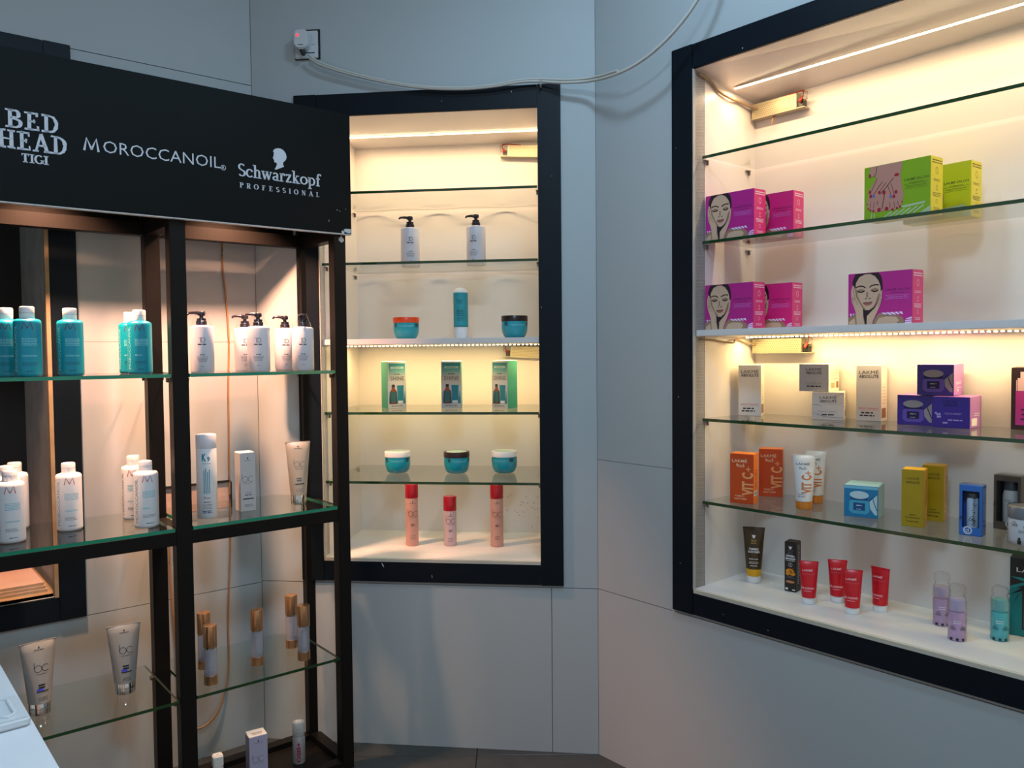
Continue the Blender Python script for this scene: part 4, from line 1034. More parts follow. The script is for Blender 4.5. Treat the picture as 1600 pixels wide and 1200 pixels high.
def face_kit(tone):
    W, H, D = .168, .136, .062
    pur = {'a': (182, 36, 132), 'b': (208, 38, 118)}[tone]
    e = carton(W, H, D, ink('kit_front_' + tone, pur, .3), ink('kit_side', (205, 45, 120), .3), ink('kit_top', (190, 40, 140), .3), 'salon_kit')
    q = fmap(W, H, 150, 1082, 250, 160, 1050, 1010); sf = s_flat(D)
    def P(pts): return rpoly([q(p) for p in pts])
    def S(pts, w): return stroke([q(p) for p in pts], w)
    lay(e, 'printed_leaf', PINKW, [P([(645 + i * 62, 848 - i * 5), (690 + i * 62, 840 - i * 5), (760 + i * 50, 885 - i * 6), (715 + i * 55, 882 - i * 5)]) for i in range(5)] + [P([(1015, 925), (1078, 900), (1078, 930), (985, 945)]), P([(985, 958), (1078, 945), (1078, 965), (985, 975)]), P([(985, 985), (1078, 978), (1078, 1008), (985, 1012)]), P([(178, 870), (200, 862), (208, 912), (196, 914)]), P([(218, 868), (240, 862), (240, 905), (230, 908)]), P([(250, 868), (270, 864), (266, 885), (256, 890)])], sf, 1)
    lay(e, 'printed_portrait', SKIN2, [P([(153, 930), (275, 865), (292, 1046), (153, 1049)]), P([(515, 1032), (560, 920), (620, 850), (700, 872), (880, 880), (950, 910), (980, 1000), (978, 1014)])], sf, 1)
    lay(e, 'printed_portrait', SKIN, [P([(560, 1030), (610, 930), (720, 900), (860, 905), (900, 960), (860, 1018)]), P([(165, 1000), (250, 930), (270, 1046), (165, 1048)])], sf, 2)
    lay(e, 'printed_portrait', HAIR, [P([(225, 425), (214, 385), (230, 320), (255, 262), (262, 242), (600, 208), (640, 265), (660, 340), (668, 470), (640, 505), (590, 420), (400, 380), (262, 470)]), P([(375, 770), (560, 740), (600, 790), (560, 880), (440, 1036), (410, 1036), (385, 880)])], sf, 2)
    lay(e, 'printed_portrait', SKIN, [P([(262, 470), (270, 385), (320, 292), (400, 248), (480, 238), (550, 270), (605, 340), (635, 430), (640, 520), (620, 600), (580, 690), (530, 760), (470, 805), (410, 805), (360, 765), (300, 680), (270, 590), (262, 520)])], sf, 3)
    lay(e, 'printed_portrait', SKIN2, [P([(262, 500), (285, 480), (300, 590), (350, 700), (420, 790), (410, 806), (360, 765), (300, 680), (270, 590)]), P([(290, 500), (340, 475), (405, 490), (395, 515), (340, 528)]), P([(495, 485), (550, 455), (605, 470), (600, 500), (545, 512)]), P([(430, 520), (450, 520), (455, 600), (425, 610)]), P([(600, 560), (640, 520), (622, 600), (580, 690), (530, 760), (560, 690)])], sf, 4)
    lay(e, 'printed_portrait', HAIR, [S([(268, 462), (300, 440), (345, 430), (385, 437), (415, 458)], .0030), S([(472, 448), (505, 422), (555, 405), (612, 408)], .0030), S([(295, 512), (330, 528), (365, 524), (402, 505)], .0030), S([(500, 495), (540, 514), (575, 508), (602, 488)], .0030), S([(408, 622), (432, 632)], .0018), S([(462, 630), (495, 616)], .0018)], sf, 5)
    lay(e, 'printed_portrait', LIP, [P([(375, 695), (420, 675), (450, 680), (500, 668), (525, 676), (500, 720), (440, 738), (400, 725)])], sf, 5)
    lay(e, 'printed_portrait', HAIR, [S([(378, 696), (445, 697), (522, 678)], .0012)], sf, 6)
    lay(e, 'printed_portrait', SKIN, [P([(225, 420), (245, 440), (262, 520), (275, 600), (330, 700), (380, 790), (385, 880), (415, 1040), (290, 1045), (275, 860), (245, 760), (215, 690), (200, 600), (200, 500)]), P([(660, 480), (655, 620), (635, 720), (590, 830), (560, 900), (530, 970), (515, 1033), (435, 1036), (440, 900), (500, 830), (570, 750), (610, 640), (630, 540)])], sf, 6)
    lay(e, 'printed_portrait', SKIN2, [S([(232, 470), (240, 560), (262, 640), (300, 720)], .0014), S([(215, 600), (240, 700)], .0012), S([(640, 560), (600, 690), (540, 790)], .0014), S([(650, 620), (610, 740)], .0012), S([(380, 880), (410, 1030)], .002), S([(225, 632), (268, 625)], .0014)], sf, 7)
    kb = ink('kit_ink', (70, 15, 80))
    (ux, uy), (vx, vy) = q((705, 497)), q((1045, 470))
    lay(e, 'lettering', kb, [T('LAKMÉ SALON', (ux + vx) / 2, uy - .001, .0050, vx - ux, 'c'), T('Professional', (ux + vx) / 2, uy - .008, .0034, (vx - ux) * .55, 'c')], sf, 1)
    (ux, uy), (vx, vy) = q((705, 632)), q((1040, 548))
    pw = ink('kit_pale', (205, 130, 215))
    lay(e, 'lettering', pw, [stroke([(ux, uy), (vx, uy), (vx, vy), (ux, vy)], .0007, .0007, True), T('Sealed Service Kit', (ux + vx) / 2, uy + (vy - uy) * .3, .0046, (vx - ux) * .86, 'c')], sf, 1)
    kit_sides(e, W, H, D, PINKW)
    return e
def hand_kit(front, side, nm):
    W, H, D = .172, .140, .062
    e = carton(W, H, D, ink('kit_green_' + nm, front, .3), ink('kit_yellow', side, .3), ink('kit_yellow', side, .3), 'salon_kit')
    q = fmap(W, H, 75, 870, 240, 72, 905, 782); sf = s_flat(D)
    def P(pts): return rpoly([q(p) for p in pts])
    def S(pts, w): return stroke([q(p) for p in pts], w)
    leaf = ink('leaf_pale_green', (170, 190, 150))
    lay(e, 'printed_leaf', leaf, [S([(300 + i * 75, 860 - i * 16), (420 + i * 75, 770 - i * 18)], .0035) for i in range(6)] + [S([(160, 895), (175, 790)], .0025), S([(200, 890), (205, 795)], .0025), P([(730, 790), (868, 690), (868, 775)]), P([(520, 700), (820, 630), (800, 660), (560, 720)])], sf, 1)
    sk = ink('hand_print', (185, 128, 112)); sd = ink('hand_shade', (105, 62, 58)); nail = ink('nail_red', (160, 15, 50))
    lay(e, 'printed_picture', sk, [P([(155, 226), (545, 146), (535, 230), (520, 320), (540, 450), (562, 560), (545, 650), (528, 715), (460, 745), (400, 752), (350, 755), (265, 778), (190, 780), (125, 745), (112, 680), (130, 600), (130, 520), (180, 450), (225, 355), (205, 330), (160, 350), (140, 330)])], sf, 2)
    lay(e, 'printed_picture', sd, [S([(235, 215), (225, 300), (195, 345)], .0018), S([(240, 360), (170, 520)], .0016), S([(305, 400), (190, 570)], .0018), S([(350, 410), (255, 540)], .0018), S([(440, 350), (350, 470), (270, 560)], .0022), S([(370, 450), (410, 560)], .0016), S([(410, 420), (445, 550)], .0016), S([(330, 560), (300, 740)], .0022), S([(250, 640), (240, 690)], .0016), S([(395, 650), (400, 720)], .0016), S([(445, 650), (455, 720)], .0014), S([(200, 650), (195, 740)], .0014), S([(160, 660), (155, 730)], .0014), S([(490, 640), (505, 700)], .0014), S([(445, 330), (480, 300)], .002)], sf, 3)
    nl = [(148, 335, .0032, .0055), (478, 312, .0060, .004), (150, 535, .0035, .005), (160, 585, .0035, .005), (265, 535, .0035, .004), (325, 535, .0045, .0055), (470, 525, .004, .0048), (445, 580, .004, .0048), (130, 740, .0022, .0026), (157, 757, .0025, .0028), (195, 766, .003, .0034), (265, 750, .005, .0052), (358, 735, .005, .0052), (430, 742, .0032, .0034), (482, 725, .0028, .003), (520, 705, .0026, .003), (543, 645, .0015, .002), (117, 685, .0013, .002)]
    lay(e, 'printed_picture', nail, [ell(*q((x, y)), a, b, 12) for x, y, a, b in nl], sf, 4)
    lay(e, 'printed_picture', ink('nail_blue', (95, 110, 165)), [ell(*q((197, 583)), .0042, .004, 12), ell(*q((407, 583)), .0036, .005, 12)], sf, 4)
    gi = ink('kit_green_ink', (50, 70, 20))
    (ux, uy), (vx, vy) = q((568, 395)), q((845, 340))
    lay(e, 'lettering', gi, [T('LAKMÉ SALON', (ux + vx) / 2, uy, .0056, vx - ux, 'c', .005), T('Professional', (ux + vx) / 2, uy - .0075, .0034, (vx - ux) * .55, 'c')], sf, 1)
    (ux, uy), (vx, vy) = q((568, 492)), q((842, 405))
    lay(e, 'lettering', gi, [stroke([(ux, uy), (vx, uy), (vx, uy + .011), (ux, uy + .011)], .0007, .0007, True), T('Sealed Service Kit', (ux + vx) / 2, uy + .0035, .0045, (vx - ux) * .88, 'c')], sf, 1)
    kit_sides(e, W, H, D, ink('kit_olive_ink', (95, 85, 10)))
    return e
ka, kb_ = face_kit('a'), face_kit('b')
def align(o, k, s, off, z, yaw=0.0):
    """carton set square to the shelf; off = its front face"""
    q = PL[k].w(s, off, z); o.location = q; o.rotation_euler = (0, 0, PL[k].ang + math.radians(yaw)); return o
ZR2, ZR3, ZR4, ZR5, ZR6 = 1.7363, 1.4663, 1.1963, .9413, .6723
GK = 'pink and green salon kit cartons'
align(ka, 'R', .498, -.076, ZR2, 0); tag(ka, 'purple pink kit carton with a face, in front on the upper glass shelf', 'carton', GK)
o = dup(ka); align(o, 'R', .496, -.076, ZR3, 0); tag(o, 'purple pink kit carton with a face, in front at the left of the middle board', 'carton', GK)
o = dup(ka); align(o, 'R', .940, -.095, ZR3, -1); tag(o, 'purple pink kit carton with a face, alone on the middle board', 'carton', GK)
align(kb_, 'R', .554, -.190, ZR2, 2); tag(kb_, 'hot pink kit carton half hidden on the upper glass shelf', 'carton', GK)
o = dup(kb_); align(o, 'R', .551, -.190, ZR3, 2); tag(o, 'hot pink kit carton half hidden at the left of the middle board', 'carton', GK)
h1 = hand_kit((132, 166, 28), (215, 205, 40), 'a'); h2 = hand_kit((195, 192, 30), (210, 205, 35), 'b')
align(h1, 'R', .983, -.095, ZR2, -4); tag(h1, 'green kit carton with hands and feet on the upper glass shelf', 'carton', GK)
align(h2, 'R', 1.027, -.225, ZR2, -3); tag(h2, 'yellow green kit carton half hidden behind the green one', 'carton', GK)

# ---- white, silver and purple cartons
C_WH = mat('carton_pearl', (.66, .63, .62), .3, noise=.03); C_SV = mat('carton_silver_foil', (.50, .48, .50), .28, metal=.25, noise=.06, nscale=12)
C_TOP = mat('carton_cream_side', (.80, .76, .66), .4, noise=.03)
def absolute(e, W, H, D, ic, y1, y2, hh, w=.70):
    lay(e, 'lettering', ic, [T('LAKMÉ', 0, y1, hh, W * w, 'c'), T('ABSOLUTE', 0, y2, hh * .92, W * w, 'c', .02)], s_flat(D))
def white_box(front):
    W, H, D = .070, .160, .050
    e = carton(W, H, D, front, C_TOP, C_TOP)
    absolute(e, W, H, D, I_BLACK, H * .845, H * .775, .0095, .78); sf = s_flat(D)
    lay(e, 'lettering', I_RED, [T('PERFECT RADIANCE', 0, H * .215, .0042, W * .80, 'c'), rect(-W * .40, H * .192, W * .40, H * .195)], sf)
    lay(e, 'lettering', I_BLACK, [crows(-.004, W * .62, H * .135, 1, .004, .005, 3), crows(-.004, W * .66, H * .085, 1, .004, .005, 5)], sf)
    ss = s_side(W)
    lay(e, 'label_patch', ink('tan_patch', (150, 105, 75)), [rect(-D * .42, H * .06, D * .25, H * .235)], ss)
    lay(e, 'lettering', ink('tan_text', (190, 150, 110)), [rows(-D * .3, D * .35, H * .60, 6, .0016, .009, 6)], ss)
    return e
wb = white_box(C_WH)
place(wb, 'R', .459, -.225, ZR4, -12); tag(wb, 'tall white carton at the left end of its glass shelf', 'carton')
wb2 = white_box(C_SV)
place(wb2, 'R', .815, -.290, ZR4, -19); tag(wb2, 'tall dented silver white carton left of the purple cartons', 'carton')
def cube_box(seed, vein):
    W, H, D = .088, .081, .088
    e = carton(W, H, D, C_SV, C_TOP, C_TOP); absolute(e, W, H, D, I_BLACK, H * .76, H * .635, .0078, .52); sf = s_flat(D)
    lay(e, 'lettering', I_GREY, [T('SKIN PERFECTION' if not vein else 'PERFECT RADIANCE', 0, H * .285, .0034, W * .55, 'c'), rect(-W * .27, H * .245, W * .27, H * .250)], sf)
    lay(e, 'lettering', I_BLACK, [crows(0, W * .5, H * .165, 1, .0038, .005, seed)], sf)
    ss = s_side(W)
    lay(e, 'label_patch', ink('tan_patch', (150, 105, 75)), [rect(D * .20, H * .12, D * .42, H * .36)], ss)
    lay(e, 'label_patch', ink('tan_text', (190, 150, 110)), [rect(-D * .30, H * .12, D * .05, H * .32), rows(-D * .3, D * .4, H * .75, 4, .0018, .008, 4)], ss)
    if vein:
        lay(e, 'printed_vein', I_GREY, [stroke([(-W * .49, H * .55), (-W * .3, H * .54), (-W * .2, H * .5)], .0010), stroke([(-W * .35, H * .2), (-W * .1, H * .12), (W * .25, H * .08), (W * .49, H * .09)], .0012), stroke([(-W * .1, H * .58), (W * .3, H * .57), (W * .45, H * .62)], .0006), stroke([(W * .2, H * .85), (W * .49, H * .96)], .0008), stroke([(-W * .48, H * .25), (-W * .3, H * .22)], .0008)], sf)
    return e
e = cube_box(4, True); place(e, 'R', .700, -.262, ZR4, -4); tag(e, 'lower silver cube carton with marble veins under another carton', 'carton')
e = cube_box(6, False); place(e, 'R', .668, -.262, ZR4 + .0828, -20); tag(e, 'plain silver cube carton stacked on the veined one', 'carton')
C_PUR = mat('carton_purple', (58, 38, 150), .3, rgb=True, noise=.05); C_LIL = mat('carton_lilac_side', (175, 115, 195), .3, rgb=True, noise=.05)
def jar_print(e, W, H, D, body, dark, lid):
    sf = s_flat(D); cx = -W * .05
    lay(e, 'printed_picture', body, [poly([(cx - W * .30, H * .20), (cx - W * .2, H * .11), (cx + W * .2, H * .11), (cx + W * .30, H * .20), (cx + W * .29, H * .48), (cx + W * .24, H * .56), (cx - W * .24, H * .56), (cx - W * .29, H * .48)])], sf, 2)
    lay(e, 'printed_picture', dark, [rect(cx - W * .17, H * .22, cx + W * .17, H * .46), rect(cx - W * .25, H * .54, cx + W * .25, H * .66)], sf, 3)
    lay(e, 'printed_picture', lid, [ell(cx, H * .71, W * .28, H * .125, 22)], sf, 4)
    lay(e, 'printed_picture', lid, [poly([(W * .25, H * .52), (W * .47, H * .74), (W * .47, H * .10), (W * .40, H * .12), (W * .27, H * .30)])], sf, 2)
    lay(e, 'printed_picture', dark, [stroke([(W * .24, H * .56), (W * .36, H * .66), (W * .36, H * .55), (W * .47, H * .25)], .0022)], sf, 4)
    lay(e, 'lettering', lid, [crows(cx, W * .22, H * .36, 1, .003, .004, 4), crows(cx, W * .18, H * .25, 1, .002, .004, 5)], sf, 4)
I_SILV = ink('silver_print', (165, 160, 165)); I_PURB = ink('purple_print', (105, 85, 185)); I_PURD = ink('purple_dark', (25, 15, 75)); I_LILT = ink('lilac_text', (190, 165, 230))
def purple(kind):
    W, H, D = .090, .081, .088
    e = carton(W, H, D, C_PUR, C_LIL, C_LIL); sf = s_flat(D); ss = s_side(W)
    if kind == 'jar': jar_print(e, W, H, D, I_PURB, I_PURD, I_SILV)
    else:
        lay(e, 'lettering', I_PURD, [T('LAKMÉ', -.002, H * .80, .007, W * .38, 'c'), T('ABSOLUTE', -.002, H * .70, .0062, W * .38, 'c', .02)], sf)
        lay(e, 'lettering', I_LILT, [T('YOUTH INFINITY', .005, H * .43, .005, W * .46, 'c'), crows(.010, W * .5, H * .24, 1, .003, .004, 4), rect(-W * .22, H * .14, -W * .09, H * .19)], sf)
        lay(e, 'emblem', I_LILT, [ell(-W * .36 + dx, H * .42 + dz, .003, .003, 8) for dx, dz in ((0, 0), (.005, .002), (-.004, .004), (.001, -.006), (.006, -.005))], sf)
    lay(e, 'lettering', I_WHITE, [T('youth', -D * .02, H * .36, .010, D * .55, 'c'), crows(0, D * .5, H * .24, 1, .0016, .004, 6), rect(-D * .15, H * .13, -D * .02, H * .19)] if kind == 'jar' else [rect(-D * .36, H * .08, D * .1, H * .32), crows(D * .1, D * .5, H * .45, 2, .002, .005, 6)], ss)
    return e
pj = purple('jar'); pt = purple('text')
place(pj, 'R', .962, -.262, ZR4, -16); tag(pj, 'purple carton with a jar picture at the lower left of the pyramid', 'carton', 'purple cartons')
place(pt, 'R', 1.066, -.238, ZR4, -18); tag(pt, 'purple carton with white lettering at the lower right of the pyramid', 'carton', 'purple cartons')
o = dup(pj); place(o, 'R', 1.016, -.258, ZR4 + .0828, -16); tag(o, 'purple carton with a jar picture on top of two others', 'carton', 'purple cartons')
e = carton(.080, .156, .050, ink('carton_maroon', (38, 16, 22)), None, None); sf = s_flat(.050)
lay(e, 'printed_picture', ink('magenta_panel', (175, 45, 145)), [rect(-.030, .012, .032, .098)], sf)
lay(e, 'printed_picture', ink('pale_pink', (225, 185, 195)), [rect(-.026, .098, .028, .130), rect(-.020, .130, .022, .146)], sf)
lay(e, 'printed_picture', ink('pale_pink', (225, 185, 195)), [rect(-.029, .098, -.027, .125)], sf, 2)
lay(e, 'lettering', I_PURD, [crows(0, .045, .05, 3, .003, .012, 4)], sf, 3)
place(e, 'R', 1.222, -.29, ZR4, -10); tag(e, 'dark maroon carton with a pink bottle picture at the right edge', 'carton')

# ---- orange cartons and white tubes
C_OR = mat('carton_orange', (205, 70, 12), .32, rgb=True, noise=.05); C_ORS = mat('carton_orange_side', (235, 125, 20), .35, rgb=True, noise=.05)
CREAM = ink('cream', (240, 200, 160)); PEACH = ink('peach', (240, 165, 105))
def vitc(geo_col, c2, sf, H, x, k=1.0):
    out = []
    return [T('LAKMÉ', -.006 * k, H * .83, .0078 * k, .042 * k, 'c', .01), T('9to5', -.004 * k, H * .735, .0092 * k, .023 * k, 'c', .01)]
def orange_box():
    W, H, D = .072, .150, .046
    e = carton(W, H, D, C_OR, C_ORS, C_ORS); sf = s_flat(D)
    lay(e, 'lettering', CREAM, vitc(None, None, sf, H, 0, 1.1), sf)
    lay(e, 'lettering', PEACH, [T('VIT C', .0335, H * .17, .031, H * .46, 'l', .035, PI / 2), rect(.0125, H * .69, .0275, H * .708), rect(.0186, H * .65, .0214, H * .748)], sf)
    lay(e, 'lettering', CREAM, [T('VITAMIN C+', -.006, H * .135, .0046, .030, 'c', .01), T('NIGHT CREAM', -.004, H * .08, .0046, .036, 'c', .01)], sf)
    ss = s_side(W)
    lay(e, 'lettering', I_COPPER, [rows(-D * .4, D * .4, H * .66, 3, .002, .006, 3), T('VIT C+', D * .15, H * .30, .014, H * .3, 'l', .02, PI / 2)], ss)
    lay(e, 'label_patch', I_WHITE, [rect(-D * .42, H * .16, D * .30, H * .26)], ss)
    lay(e, 'barcode', I_BLACK, [rect(-D * .3 + i * .0035, H * .18, -D * .3 + i * .0035 + (.0012 if i % 3 else .002), H * .24) for i in range(7)], ss, 2)
    return e
ob = orange_box()
place(ob, 'R', .516, -.098, ZR5, -18); tag(ob, 'orange carton standing in front at the shelf edge', 'carton', 'orange cartons')
o = dup(ob); place(o, 'R', .507, -.262, ZR5, -3); tag(o, 'orange carton standing behind against the niche back', 'carton', 'orange cartons')
P_AMBER = mat('amber_cap', (205, 120, 20), .2, rgb=True, noise=.1, coat=.3)
def vit_tube():
    e = empty('face_wash_tube'); wb, wt, H, hc = .0225, .0320, .156, .024
    MB().lathe([(wb * .92, 0), (wb, .002), (wb, hc - .001), (wb * .97, hc)], 28).build('cap', P_AMBER, e, smooth=35)
    t, sf = loft_tube(wb * 1.02, wt, hc, H); t.build('tube_body', mat('tube_white', (.72, .70, .70), .32, noise=.03), e, smooth=40)
    MB().box(-wt, wt, -.0015, .0015, H - .005, H + .001).build('crimp', MATS['tube_white'], e, .0005)
    lay(e, 'lettering', I_GREY, [T('LAKMÉ', -.003, H * .82, .0066, .038, 'c', .01), T('9to5', -.004, H * .74, .0080, .020, 'c', .01)], sf)
    lay(e, 'lettering', ink('rust', (200, 115, 50)), [T('VIT C', .0195, H * .30, .0245, H * .34, 'l', .035, PI / 2), rect(.004, H * .672, .0185, H * .688, 3), rect(.0102, H * .64, .0128, H * .722)], sf)
    lay(e, 'lettering', I_GREY, [T('VITAMIN C+', -.006, H * .275, .0034, .024, 'c'), T('GEL WASH', -.006, H * .235, .0036, .020, 'c', .02)], sf)
    return e
vt = vit_tube()
place(vt, 'R', .690, -.138, ZR5, -2); tag(vt, 'white face wash tube with orange cap standing in front', 'tube', 'white tubes with orange lettering')
o = dup(vt); place(o, 'R', .662, -.252, ZR5, -8); tag(o, 'white face wash tube with orange cap half hidden behind another', 'tube', 'white tubes with orange lettering')
# ---- blue cube carton, gold cartons
W, H, D = .088, .087, .088
e = carton(W, H, D, mat('carton_blue', (25, 125, 175), .3, rgb=True, noise=.1), mat('carton_pale_blue', (150, 195, 205), .3, rgb=True, noise=.15, nscale=40), mat('carton_pale_blue', (150, 195, 205)))
lay(e, 'printed_band', ink('pale_blue', (120, 190, 215)), [rect(-W / 2 + .001, H * .90, W / 2 - .001, H * .985)], s_flat(D))
jar_print(e, W, H, D, ink('blue_jar', (70, 165, 195)), ink('blue_dark', (15, 75, 130)), ink('blue_white', (190, 215, 220)))
place(e, 'R', .850, -.176, ZR5, -11); tag(e, 'blue cube carton with a jar picture on the lower glass shelf', 'carton')
C_GOLD = mat('carton_gold', (178, 148, 26), .3, rgb=True, noise=.1, metal=.15)
def gold():
    W, H, D = .053, .149, .048
    e = carton(W, H, D, C_GOLD, mat('carton_gold_side', (180, 140, 30), .3, rgb=True, metal=.3, noise=.1), mat('carton_gold_top', (215, 165, 30), .3, rgb=True, noise=.1))
    gi = ink('gold_ink', (70, 50, 10)); sf = s_flat(D)
    absolute(e, W, H, D, gi, H * .825, H * .76, .0058, .62)
    lay(e, 'lettering', gi, [T('ARGAN', 0, H * .20, .0038, W * .32, 'c', .02), T('OIL RADIANCE', 0, H * .15, .0038, W * .66, 'c', .02), crows(0, W * .7, H * .09, 1, .0022, .004, 3)], sf)
    ss = s_side(W); lay(e, 'label_patch', ink('cream', (240, 200, 160)), [stroke([(-D * .35, H * .18), (D * .2, H * .18), (D * .2, H * .28), (-D * .35, H * .28)], .001, .001, True)], ss)
    lay(e, 'lettering', gi, [rows(-D * .1, D * .3, H * .8, 14, .0015, .005, 7)], ss)
    return e
gb = gold()
place(gb, 'R', 1.003, -.135, ZR5, -11); tag(gb, 'gold carton standing in front at the shelf edge', 'carton', 'gold cartons')
o = dup(gb); place(o, 'R', 1.010, -.246, ZR5, -12); tag(o, 'gold carton standing behind the front one', 'carton', 'gold cartons')

# ---- film wrapped skin care at the right edge
def recycle(cx, y, k, t=.0009): 
    return [stroke([(cx - k, y), (cx + k, y), (cx + k * 1.15, y + k * .25), (cx + k * .2, y + k * 1.6), (cx - k * .2, y + k * 1.6), (cx - k * 1.15, y + k * .25)], t, t, True), rect(cx - k * .25, y + k * .35, cx + k * .25, y + k * .8)]
def open_pack(W, H, D, front, inner):
    """carton with a window: four front borders and a recessed back"""
    e = empty('blister_pack'); b = .006
    MB().box(-W / 2, W / 2, D / 2 - .002, D / 2, 0, H).box(-W / 2, -W / 2 + .0012, -D / 2, D / 2 - .002, 0, H).box(W / 2 - .0012, W / 2, -D / 2, D / 2 - .002, 0, H).box(-W / 2 + .0012, W / 2 - .0012, -D / 2, D / 2 - .002, 0, .0015).box(-W / 2 + .0012, W / 2 - .0012, -D / 2, D / 2 - .002, H - .0015, H).build('box_shell', inner, e)
    MB().box(-W / 2, -W / 2 + b, -D / 2 - .001, -D / 2, 0, H).box(W / 2 - b, W / 2, -D / 2 - .001, -D / 2, 0, H).box(-W / 2 + b, W / 2 - b, -D / 2 - .001, -D / 2, 0, .020).box(-W / 2 + b, W / 2 - b, -D / 2 - .001, -D / 2, H - .014, H).build('window_frame', front, e)
    MB().box(-W / 2 - .0015, W / 2 + .0015, -D / 2 - .003, D / 2 + .0015, .0, H + .003).build('clear_wrap', M_FILM, e, .002)
    return e
W, H, D = .050, .124, .034
e = open_pack(W, H, D, ink('pack_blue', (35, 110, 195)), ink('pack_blue_dark', (20, 70, 160)))
MB().lathe([(.0125, .002), (.013, .004), (.013, .090), (.012, .092)], 20).build('tube_inside', mat('tube_pale_blue', (.45, .56, .68), .3, noise=.05), e, smooth=35)
MB().lathe([(.0125, .092), (.0125, .104)], 20).build('tube_cap', mat('dark_cap', (.05, .06, .07), .3, noise=.1), e, smooth=35)
lay(e, 'lettering', I_BLACK, [T('dermalogica', .009, .022, .0078, .072, 'l', .01, PI / 2)], s_cyl(.0131))
sf = s_flat(D + .0066)
lay(e, 'emblem', I_WHITE, [stroke(arc(-.006, .013, .0085, .0085, 0, 345, 20), .0028, .0028, True), stroke(arc(-.0075, .0115, .003, .003, 0, 330, 10), .0014, .0014, True), rect(-.005, .0085, -.0035, .018)], s_flat(D + .0025), 1)
lay(e, 'printed_mark', I_BLACK, recycle(.004, .038, .0065, .0012) + recycle(-.020, .040, .004, .0012), sf)
place(e, 'R', 1.145, -.130, ZR5, -14); tag(e, 'blue windowed pack with a tube inside, wrapped in film', 'pack')
W, H, D = .062, .138, .045
e = open_pack(W, H, D, ink('pack_taupe', (80, 68, 58)), ink('pack_dark', (38, 32, 30)))
MB().lathe([(.0155, .002), (.018, .004), (.0185, .085), (.016, .100)], 22).build('bottle_inside', mat('bottle_grey_white', (.55, .56, .56), .3, noise=.05), e, smooth=35)
MB().lathe([(.0165, .100), (.0165, .124), (.014, .126)], 22).build('bottle_cap', mat('dark_cap', (.05, .06, .07)), e, smooth=35)
lay(e, 'lettering', I_GREY, [crows(0, .020, .075, 2, .0014, .004, 4)], s_cyl(.0187))
lay(e, 'emblem', I_WHITE, [stroke(arc(.006, .016, .0075, .0075, 0, 345, 20), .0028, .0028, True), rect(.0085, .012, .010, .022)], s_flat(D + .0025), 1)
lay(e, 'printed_mark', I_BLACK, recycle(-.024, .060, .006, .0012) + recycle(.008, .060, .006, .0012), s_flat(D + .0066))
place(e, 'R', 1.186, -.268, ZR5, -22); tag(e, 'brown windowed pack with a grey bottle inside, wrapped in film', 'pack')
e = empty('cream_jar'); r = .037
MB().lathe([(r * .88, 0), (r * .97, .004), (r, .012), (r, .060), (r * .96, .063)], 30).build('jar_body', mat('jar_pale_grey', (.55, .58, .62), .25, noise=.05), e, smooth=35)
MB().lathe([(r * 1.02, .062), (r * 1.03, .064), (r * 1.03, .086), (r * .98, .089)], 30).build('lid', mat('lid_slate', (.16, .17, .19), .3, noise=.1), e, smooth=35)
MB().lathe([(r * 1.07, .001), (r * 1.07, .089), (r * 1.02, .0925)], 24).build('clear_wrap', M_FILM, e, smooth=30)
sf = s_cyl(r * 1.075)
lay(e, 'printed_mark', I_BLACK, recycle(-.026, .046, .0065, .0011) + recycle(.002, .044, .0065, .0011) + [rect(-.018, .004, -.010, .014), rect(.003, .004, .011, .014), ell(-.014, .017, .003, .003, 8), ell(.007, .017, .003, .003, 8)], sf)
lay(e, 'lettering', I_GREY, [crows(-.006, .026, .035, 2, .0014, .004, 4)], s_cyl(r * 1.004))
place(e, 'R', 1.266, -.118, ZR5, 0); tag(e, 'grey cream jar with slate lid wrapped in printed film', 'jar')

# ---- floor of the right niche
def wash_tube(body, low, cap, wb, wt, H, hc, zl):
    e = empty('face_wash_tube')
    MB().lathe([(wb * .95, 0), (wb, .002), (wb, hc - .001), (wb * .97, hc)], 28).build('cap', cap, e, smooth=35)
    t, sf = loft_tube(wb * 1.03, wt, hc, H)
    me = t.mesh('tube_body'); me.materials.append(body); me.materials.append(low)
    for p in me.polygons: p.material_index = 1 if p.center.z < zl else 0
    o = link('tube_body', me, None, e, 40)
    MB().box(-wt, wt, -.0015, .0015, H - .005, H + .001).build('crimp', body, e, .0005)
    return e, sf
e, sf = wash_tube(mat('tube_brown', (72, 52, 18), .3, rgb=True, noise=.5, nscale=30), mat('tube_yellow', (215, 160, 15), .3, rgb=True, noise=.1), P_WHITE, .0215, .0335, .173, .022, .045)
lay(e, 'emblem', I_WHITE, [poly([(-.006, .150), (-.002, .146), (0, .151), (.002, .146), (.006, .150), (.003, .142), (0, .139), (-.003, .142)])], sf)
lay(e, 'lettering', ink('gold_text', (170, 140, 70)), [crows(0, .022, .133, 3, .0022, .005, 4)], sf)
lay(e, 'lettering', I_WHITE, [T('TURMERIC', 0, .104, .0058, .030, 'c', .04), T('FACE WASH', 0, .095, .0058, .034, 'c', .04), crows(0, .032, .075, 1, .002, .004, 5), crows(0, .030, .066, 2, .0014, .004, 6), crows(0, .026, .054, 1, .002, .004, 7)], sf)
place(e, 'R', .486, -.198, ZR6, 0); tag(e, 'brown and yellow face wash tube on the floor of the right niche', 'tube')
W, H, D = .036, .151, .036
e = carton(W, H, D, ink('carton_black', (34, 24, 22)), ink('carton_black', (34, 24, 22)), ink('carton_black', (34, 24, 22))); sf = s_flat(D)
lay(e, 'emblem', I_WHITE, [poly([(-.006, .139), (-.002, .135), (0, .140), (.002, .135), (.006, .139), (.003, .131), (0, .128), (-.003, .131)])], sf)
